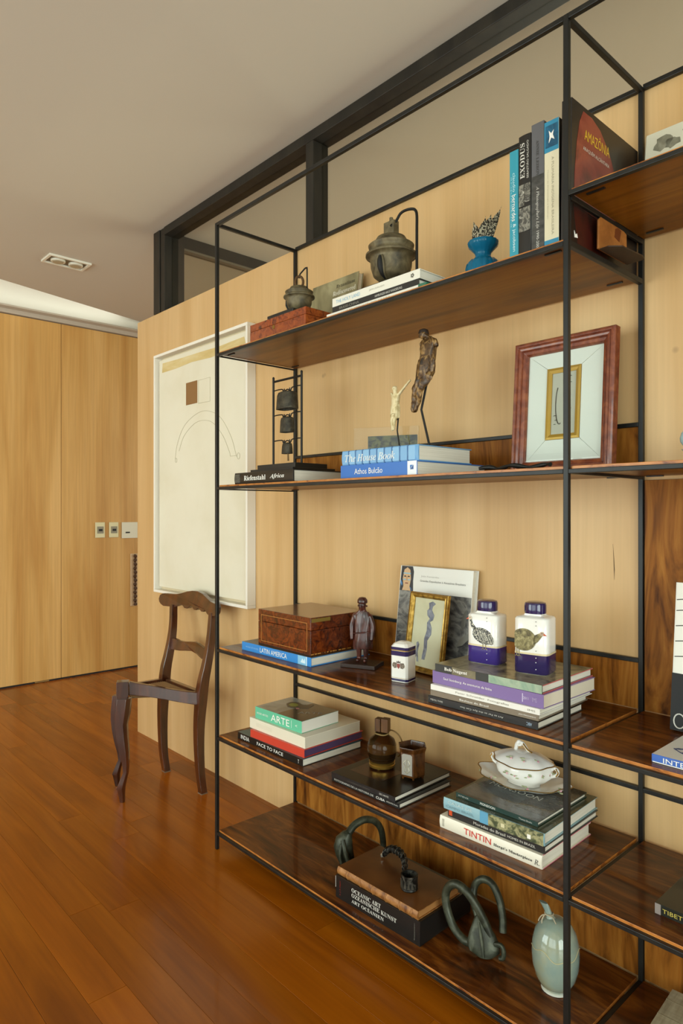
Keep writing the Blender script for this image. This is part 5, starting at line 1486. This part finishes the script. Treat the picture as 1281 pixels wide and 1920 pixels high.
for sx in (-1, 1):
    hd = obj('handle', tube(spline([(sx * 0.074, 0, 0.040), (sx * 0.090, 0, 0.048), (sx * 0.094, 0, 0.060), (sx * 0.084, 0, 0.066), (sx * 0.078, 0, 0.060)], 5), 0.0042, 8), M_porc, bw, smooth=True)
    obj('handle_gilding', tube(spline([(sx * 0.090, -0.003, 0.046), (sx * 0.0955, -0.003, 0.056), (sx * 0.090, -0.003, 0.066)], 4), 0.0020, 6), M_brass, bw, smooth=True)
rr = random.Random(11)
spots = []
for th in (-108, -90, -62, -34, -10):
    e = R(th)
    spots.append((0.0765 * cos(e), 0.0545 * sin(e), 0.042 + 0.004 * (th % 3), bw))
for th in (-105, -72, -35):
    e = R(th)
    spots.append((0.062 * cos(e), 0.043 * sin(e), 0.0805, lid))
for th in (-128, -70, -15, 200):
    e = R(th)
    spots.append((0.112 * cos(e), 0.066 * sin(e), 0.0185, tr))
for (px_, py_, pz_, par) in spots:
    fl = obj('painted_flower', xf(lathe([(0.0012, -0.001), (0.0034, 0.0), (0.0012, 0.0012)], 8), Matrix.Translation((px_, py_, pz_)) @ Matrix.Rotation(R(60), 4, 'X')), pm(rr.choice(['#cf9aa0', '#d8aeb0', '#c58a92']), 0.4), par)
    for q in range(3):
        obj('painted_leaf', xf(lathe([(0.0006, -0.001), (0.0034, 0.0), (0.0006, 0.0010)], 6), Matrix.Translation((px_ + rr.uniform(-0.011, 0.011), py_ - 0.0002, pz_ + rr.uniform(-0.007, 0.007))) @ Matrix.Rotation(R(60), 4, 'X') @ Matrix.Diagonal((1.6, 0.6, 1, 1))), pm(rr.choice(['#9aa27a', '#a9b08c', '#8b936c']), 0.5), par)

# ------------------------------------------------------------------ shelf E objects
# silver and dark stone bracelet, in two hinged pieces, lying on the leather volume
t = thing('silver_bracelet', 'blackened silver bracelet with etched cuff lying on the brown leather book', 'bracelet', (0.780, 0.150, zleather + 0.0004))
M_silv = ramp_mat('blackened silver', ['#0f0e0c', '#24231f', '#6a665c'], (70, 70, 70), 4, 0.8, rough=0.35, metal=0.5, bump=0.4)
cuffp = []
for r, zz in ((0.024, 0.0), (0.0255, 0.003), (0.0245, 0.006), (0.0245, 0.036), (0.0255, 0.039), (0.025, 0.042), (0.021, 0.042), (0.0205, 0.038), (0.0205, 0.004), (0.021, 0.0)):
    cuffp.append(circ((0.072, -0.038, zz), r, r, 28))
cu = obj('cuff', loft(cuffp + [cuffp[0]], cap=False), M_silv, t, smooth=True, angle=40)
for k in range(5):
    a = -2.2 + k * 0.42
    obj('etched_facet', xf(prism([(-0.004, 0.009), (0, 0.032), (0.004, 0.009)], -0.0008, 0.0006), Matrix.Translation((0.072, -0.038, 0)) @ Matrix.Rotation(a + pi / 2, 4, 'Z') @ Matrix.Translation((0, -0.0246, 0))), pm('#5f5b50', 0.3, 0.7), cu)
arc = [(-0.098, 0.030, 0.0075), (-0.092, 0.036, 0.020), (-0.076, 0.042, 0.032), (-0.052, 0.040, 0.037), (-0.028, 0.034, 0.038), (-0.006, 0.024, 0.032), (0.006, 0.014, 0.018), (0.012, 0.010, 0.005)]
obj('band', tube(spline(arc, 5), [0.0065 + 0.0045 * sin(pi * min(1, i / 24)) for i in range(36)], 12), M_silv, t, smooth=True)
for i, p in enumerate(spline(arc, 3)[2:19:2]):
    obj('coil', tube([(p[0] + 0.0015, p[1] + 0.0115 * cos(a * pi / 8), p[2] + 0.0115 * sin(a * pi / 8)) for a in range(17)], 0.0018, 6), M_silv, t, smooth=True)
obj('silver_tip', lathe([(0.002, -0.006), (0.0065, -0.002), (0.0065, 0.004), (0.003, 0.008)], 14), pm('#b9b5a8', 0.25, 0.9), t, loc=(-0.100, 0.028, 0.0064), smooth=True)
obj('link', tube([(0.018 + 0.014 * cos(a * pi / 8), -0.002 - 0.010 * cos(a * pi / 8), 0.016 + 0.0135 * sin(a * pi / 8)) for a in range(17)], 0.0022, 8), M_silv, t, smooth=True)

M_patina = ramp_mat('green bronze', ['#23241a', '#3a3d2e', '#575a48'], (30, 30, 30), 5, 0.6, rough=0.45, metal=0.35, bump=0.3)
# bull-head like bronze ring handle at the left
t = thing('bronze_stirrup', 'greenish bronze stirrup with one curved loop behind the left end of the leather book', 'stirrup', (0.515, 0.225, TE + 0.0003))
bodyp = [circ((-0.010, -0.035, 0.0), 0.026, 0.018, 20, 0.5), circ((-0.014, -0.042, 0.03), 0.032, 0.022, 20, 0.5), circ((-0.018, -0.046, 0.06), 0.033, 0.024, 20, 0.5), circ((-0.018, -0.042, 0.088), 0.028, 0.022, 20, 0.5), circ((-0.012, -0.034, 0.106), 0.017, 0.015, 20, 0.5), circ((-0.008, -0.030, 0.112), 0.004, 0.004, 20, 0.5)]
obj('body', loft(bodyp), M_patina, t, smooth=True)
obj('loop', tube(spline([(-0.008, -0.030, 0.104), (-0.004, -0.006, 0.124), (0.006, 0.030, 0.134), (0.016, 0.066, 0.122), (0.022, 0.092, 0.090), (0.024, 0.102, 0.045), (0.024, 0.104, 0.009)], 6), [0.0130 - 0.00008 * i for i in range(37)], 12), M_patina, t, smooth=True)
obj('rib', tube(spline([(-0.004, -0.060, 0.090), (0.012, -0.064, 0.060), (0.022, -0.058, 0.025), (0.022, -0.052, 0.006)], 6), 0.0075, 10), M_patina, t, smooth=True)
obj('rib', tube(spline([(-0.006, -0.064, 0.078), (-0.004, -0.072, 0.05), (0.0, -0.070, 0.02), (0.004, -0.066, 0.006)], 6), 0.0055, 10), M_patina, t, smooth=True)

t = thing('bronze_stirrup', 'dark bronze stirrup with two crossing loops and a pointed plate, beside the celadon vase', 'stirrup', (1.040, 0.150, TE + 0.0003))
plate = [circ((0.054, -0.010, 0.003), 0.020, 0.011, 18, 0.6), circ((0.050, -0.008, 0.014), 0.040, 0.014, 18, 0.6), circ((0.044, -0.004, 0.030), 0.043, 0.015, 18, 0.6), circ((0.038, 0.000, 0.054), 0.034, 0.014, 18, 0.6), circ((0.026, 0.004, 0.082), 0.016, 0.011, 18, 0.6), circ((0.022, 0.004, 0.094), 0.004, 0.004, 18, 0.6)]
obj('plate', loft(plate), M_patina, t, smooth=True)
obj('ridge', tube([(0.060, -0.026, 0.010), (0.052, -0.022, 0.048), (0.032, -0.008, 0.082)], [0.004, 0.005, 0.003], 10), M_patina, t, smooth=True)
obj('scroll_tip', tube(spline([(0.072, 0.008, 0.036), (0.090, 0.010, 0.040), (0.098, 0.010, 0.028), (0.097, 0.008, 0.012), (0.088, 0.006, 0.0075)], 5), 0.0062, 10), M_patina, t, smooth=True)
obj('loop', tube(spline([(0.026, -0.012, 0.030), (-0.004, -0.020, 0.022), (-0.040, -0.024, 0.045), (-0.064, -0.024, 0.090), (-0.066, -0.022, 0.130), (-0.042, -0.020, 0.160), (-0.008, -0.014, 0.154), (0.022, -0.004, 0.120), (0.044, 0.006, 0.078), (0.056, 0.010, 0.050)], 6), 0.0112, 12), M_patina, t, smooth=True)
obj('loop', tube(spline([(0.022, 0.012, 0.070), (-0.006, 0.022, 0.110), (-0.012, 0.034, 0.146), (0.006, 0.044, 0.168), (0.034, 0.050, 0.164), (0.058, 0.050, 0.130), (0.072, 0.044, 0.090), (0.078, 0.036, 0.058)], 6), 0.0100, 12), M_patina, t, smooth=True)

# celadon vase
t = thing('celadon_vase', 'pale celadon egg-shaped vase with knotted neck, half hidden behind the post on the lowest shelf', 'vase', (1.278, 0.175, TE + 0.0003))
M_cel = ramp_mat('celadon glaze', ['#5f7470', '#7d918a', '#8f9c8c', '#9a9a7c'], (9, 9, 7), 4, 0.6, rough=0.12, coat=0.6)
prof = [(0.031, 0.0), (0.033, 0.003), (0.031, 0.006), (0.038, 0.014), (0.048, 0.032), (0.0555, 0.060), (0.0575, 0.088), (0.0555, 0.115), (0.049, 0.140), (0.038, 0.158), (0.026, 0.168), (0.016, 0.173)]
vb = obj('body', lathe(prof, 40), M_cel, t, smooth=True)
obj('foot_ring', lathe([(0.0325, 0.0006), (0.0345, 0.0006), (0.0345, 0.0045), (0.0325, 0.0058)], 40), pm('#c9cabc', 0.4), t, smooth=True)
nk = [circ((-0.010, -0.004, 0.171), 0.013, 0.012, 18), circ((-0.014, -0.006, 0.180), 0.0085, 0.008, 18), circ((-0.018, -0.008, 0.190), 0.0095, 0.007, 18), circ((-0.023, -0.010, 0.200), 0.0115, 0.006, 18), circ((-0.027, -0.012, 0.206), 0.012, 0.005, 18)]
obj('neck', loft(nk), M_cel, t, smooth=True)
obj('string', join(tube([(-0.014 + 0.0102 * cos(a * pi / 8), -0.006 + 0.0098 * sin(a * pi / 8), 0.181 + 0.001 * sin(a)) for a in range(17)], 0.0018, 6),
                   tube(spline([(-0.016, -0.016, 0.181), (-0.026, -0.018, 0.176), (-0.034, -0.018, 0.164), (-0.036, -0.019, 0.158)], 4), 0.0015, 6),
                   tube(spline([(-0.010, -0.016, 0.181), (0.004, -0.020, 0.183), (0.016, -0.026, 0.176)], 4), 0.0015, 6),
                   tube(spline([(-0.020, -0.018, 0.180), (-0.024, -0.022, 0.168), (-0.022, -0.026, 0.160)], 4), 0.0014, 6)), pm('#b9ad90', 0.7), t, smooth=True)
drip = []
for i in range(61):
    a = 2 * pi * i / 60
    zz = 0.104 + 0.008 * sin(3 * a + 0.6) + 0.004 * sin(7 * a)
    r = 0.0566 if zz > 0.098 else 0.0576
    for (r0, z0_), (r1, z1_) in zip(prof[:-1], prof[1:]):
        if z0_ <= zz <= z1_:
            r = r0 + (r1 - r0) * (zz - z0_) / (z1_ - z0_)
    drip.append(((r + 0.0004) * cos(a), (r + 0.0004) * sin(a), zz))
obj('glaze_line', tube(drip, 0.0012, 6), pm('#b5ae86', 0.3), vb, smooth=True)

# ------------------------------------------------------------------ chair
CB = (-0.64, 0.10, 0.0)
t = thing('dining_chair', 'dark mahogany chair with scalloped crest rail and cane seat against the wall', 'chair', CB)


def cpt(p):
    return (p[0] - CB[0], p[1] - CB[1], p[2] - CB[2])


def rect_loft(path, sizes):
    """path of (x,y,z), sizes of (half x, half y)"""
    rings = []
    for (x, yy, zz), (a, b) in zip(path, sizes):
        x, yy, zz = cpt((x, yy, zz))
        rings.append([(x - a, yy - b, zz), (x + a, yy - b, zz), (x + a, yy + b, zz), (x - a, yy + b, zz)])
    return loft(rings)


def smooth_path(P, S, k=5):
    a = spline(P, k)
    b = spline([(s[0], s[1], 0) for s in S], k)
    return a, [(q[0], q[1]) for q in b]


# rear posts: leg and stile in one sweep
for nm, P in (('right', [(-0.466, 0.216, 0.0), (-0.478, 0.208, 0.12), (-0.480, 0.205, 0.28), (-0.462, 0.205, 0.42), (-0.449, 0.208, 0.50), (-0.446, 0.222, 0.565), (-0.452, 0.242, 0.64), (-0.466, 0.260, 0.71), (-0.486, 0.280, 0.795)]),
              ('left', [(-0.806, 0.218, 0.0), (-0.817, 0.208, 0.10), (-0.818, 0.204, 0.26), (-0.803, 0.203, 0.40), (-0.790, 0.206, 0.50), (-0.788, 0.220, 0.565), (-0.797, 0.241, 0.64), (-0.817, 0.260, 0.71), (-0.850, 0.280, 0.795)])):
    S = [(0.0150, 0.0150), (0.0165, 0.0165), (0.0185, 0.019), (0.0195, 0.022), (0.0170, 0.022), (0.0150, 0.020), (0.0140, 0.018), (0.0135, 0.016), (0.0135, 0.015)]
    a, b = smooth_path(P, S)
    obj('rear_leg', rect_loft(a, b), M_chair, t, bevel=0.002, smooth=True)
    f0 = P[0]
    obj('foot_glide', rect_loft([(f0[0], f0[1], -0.0), (f0[0], f0[1], 0.004)], [(0.0155, 0.0155), (0.0156, 0.0156)]), pm('#8d8472', 0.5, 0.5), t)

# crest rail, scalloped, slightly bowed
crest_top = [(-0.978, 0.812), (-0.974, 0.830), (-0.960, 0.838), (-0.944, 0.841), (-0.892, 0.842), (-0.841, 0.845), (-0.794, 0.854), (-0.748, 0.866), (-0.702, 0.873), (-0.656, 0.875), (-0.607, 0.868), (-0.556, 0.853), (-0.511, 0.841), (-0.475, 0.838), (-0.445, 0.834), (-0.432, 0.822)]
crest_bot = [(-0.430, 0.800), (-0.442, 0.784), (-0.484, 0.779), (-0.505, 0.781), (-0.520, 0.783), (-0.538, 0.792), (-0.548, 0.799), (-0.555, 0.796), (-0.563, 0.789), (-0.583, 0.788), (-0.600, 0.795), (-0.613, 0.803), (-0.622, 0.798), (-0.634, 0.789), (-0.656, 0.789), (-0.668, 0.795), (-0.681, 0.804),
             (-0.695, 0.802), (-0.706, 0.795), (-0.719, 0.787), (-0.745, 0.787), (-0.757, 0.794), (-0.771, 0.799), (-0.797, 0.792), (-0.829, 0.784), (-0.891, 0.781), (-0.931, 0.780), (-0.955, 0.788), (-0.970, 0.798)]
ol = [(x, zz) for x, zz in crest_top + crest_bot]
V, F = prism([(x - CB[0], zz) for x, zz in ol], 0.0, 0.022)
V = [(x, yv + 0.258 - CB[1] + (zz - 0.78) * 0.22 + 0.020 * (1 - ((x + CB[0] + 0.70) / 0.28) ** 2), zz) for x, yv, zz in V]
obj('crest_rail', (V, F), M_chair, t, bevel=0.002)
slat_top = [(-0.806, 0.630), (-0.793, 0.642), (-0.765, 0.643), (-0.729, 0.637), (-0.690, 0.638), (-0.651, 0.643), (-0.600, 0.649), (-0.570, 0.648), (-0.517, 0.641), (-0.481, 0.636), (-0.462, 0.634)]
slat_bot = [(-0.462, 0.594), (-0.494, 0.591), (-0.525, 0.596), (-0.553, 0.602), (-0.606, 0.607), (-0.660, 0.600), (-0.707, 0.594), (-0.761, 0.592), (-0.806, 0.589)]
V, F = prism([(x - CB[0], zz) for x, zz in slat_top + slat_bot], 0.0, 0.016)
V = [(x, yv + 0.226 - CB[1] + (zz - 0.62) * 0.22 + 0.016 * (1 - ((x + CB[0] + 0.63) / 0.17) ** 2), zz) for x, yv, zz in V]
obj('back_slat', (V, F), M_chair, t, bevel=0.0015)

# front legs: cabriole, swept in the camera-independent plane of the chair front
u = Vector((0.675, 0.738, 0)).normalized()      # sideways direction of the leg's broad face
nrm = Vector((0.738, -0.675, 0)).normalized()
legp = [(0.0090, 0.4470, 0.0400), (0.0030, 0.3850, 0.0400), (-0.0040, 0.3350, 0.0345), (0.0, 0.2790, 0.0325), (0.0080, 0.2170, 0.0285), (0.0140, 0.1630, 0.0195), (0.0145, 0.1280, 0.0155), (0.0018, 0.0890, 0.0200), (-0.0064, 0.0600, 0.0240), (-0.0050, 0.0525, 0.0215), (-0.0028, 0.0270, 0.0172), (0, 0.0, 0.0145)]
for (fx, fy, zs) in ((-0.6195, -0.0865, 1.0), (-0.800, -0.028, 0.93)):
    rings = []
    for (du, zz, w) in legp:
        c = Vector((fx, fy, 0)) + u * du * 1.0
        hw = w * 0.5
        dp = hw * 1.05
        zz *= zs
        q = []
        for (sa, sb) in ((-1, 1), (0.45, 1), (1, 0.2), (1, -1), (-0.5, -1), (-1, -0.3)):
            v = c + u * (hw * sa) * 1.35 + nrm * (dp * sb)
            q.append(cpt((v.x, v.y, zz)))
        rings.append(q)
    obj('front_leg', loft(rings), M_chair, t, bevel=0.0015, smooth=True, angle=40)
    obj('foot_glide', xf(lathe([(0.006, 0.0), (0.006, 0.002)], 10), Matrix.Translation(Vector(cpt((fx, fy, 0.0))))), pm('#8d8472', 0.5, 0.5), t)

# seat rails
Fc, Rc = Vector((-0.606, -0.062, 0)), Vector((-0.466, 0.195, 0))
dirv = (Rc - Fc).normalized()
nv = Vector((dirv.y, -dirv.x, 0))
rings = []
for i in range(13):
    uu = i / 12
    p = Fc.lerp(Rc, uu)
    zt = 0.519 - 0.066 * uu ** 0.85 + 0.004 * sin(uu * pi * 2) * 0.5
    zb_ = zt - 0.056 - 0.006 * sin(pi * uu) * -1
    q = []
    for s_, zz in ((0.010, zb_), (0.010, zt), (-0.012, zt), (-0.012, zb_)):
        v = p + nv * s_
        q.append(cpt((v.x, v.y, zz)))
    rings.append(q)
obj('seat_rail', loft(rings), M_chair, t, bevel=0.002, smooth=True)
# corner block on top of the near front leg
p0 = Fc - dirv * 0.053
rings = []
for zz, k_, e in ((0.440, 0.75, 0.6), (0.452, 0.95, 0.9), (0.465, 1.0, 1.0), (0.519, 1.0, 1.0)):
    q = []
    for a_, b_2 in ((0.0, 0.012), (0.051 * k_, 0.012), (0.051 * k_, -0.035), (0.0, -0.035)):
        v = p0 + dirv * a_ + nv * b_2
        q.append(cpt((v.x, v.y, zz)))
    rings.append(q)
obj('corner_block', loft(rings), M_chair, t, bevel=0.002)


def rail(name, a, b, z0, z1, th):
    a, b = Vector(a), Vector(b)
    d = (b - a).normalized()
    n_ = Vector((d.y, -d.x, 0))
    V = []
    for p in (a, b):
        for s_ in (-th / 2, th / 2):
            v = p + n_ * s_
            for zz in (z0, z1):
                V.append(cpt((v.x, v.y, zz)))
    F = [(0, 1, 3, 2), (4, 6, 7, 5), (0, 4, 5, 1), (2, 3, 7, 6), (0, 2, 6, 4), (1, 5, 7, 3)]
    return obj(name, (V, F), M_chair, t, bevel=0.002)


rail('seat_rail', (-0.792, 0.190, 0), (-0.803, -0.005, 0), 0.405, 0.455, 0.022)
rail('seat_rail', (-0.770, 0.206, 0), (-0.484, 0.206, 0), 0.405, 0.455, 0.024)
rail('seat_rail', (-0.775, -0.010, 0), (-0.645, -0.060, 0), 0.405, 0.455, 0.022)
# cane seat: frame panel with woven strands
quad = [(-0.782, 0.193), (-0.484, 0.193), (-0.628, -0.045), (-0.790, 0.005)]
obj('cane_seat', prism([(x - CB[0], yy - CB[1]) for x, yy in quad], 0.437, 0.441, 'XY'), pm('#7a5a30', 0.7), t)
M_cane = pm('#96734a', 0.6)
st = []
for i in range(1, 26):
    uu = i / 26
    a = Vector(quad[0] + (0,)).lerp(Vector(quad[1] + (0,)), uu)
    b = Vector(quad[3] + (0,)).lerp(Vector(quad[2] + (0,)), uu)
    st.append(tube([cpt((a.x, a.y, 0.4425)), cpt((b.x, b.y, 0.4425))], 0.0018, 4))
for i in range(1, 20):
    uu = i / 20
    a = Vector(quad[0] + (0,)).lerp(Vector(quad[3] + (0,)), uu)
    b = Vector(quad[1] + (0,)).lerp(Vector(quad[2] + (0,)), uu)
    st.append(tube([cpt((a.x, a.y, 0.4432)), cpt((b.x, b.y, 0.4432))], 0.0014, 4))
cs = obj('cane_strands', join(*st), M_cane, t)
cs['kind'] = 'stuff'

bpy.context.view_layer.update()
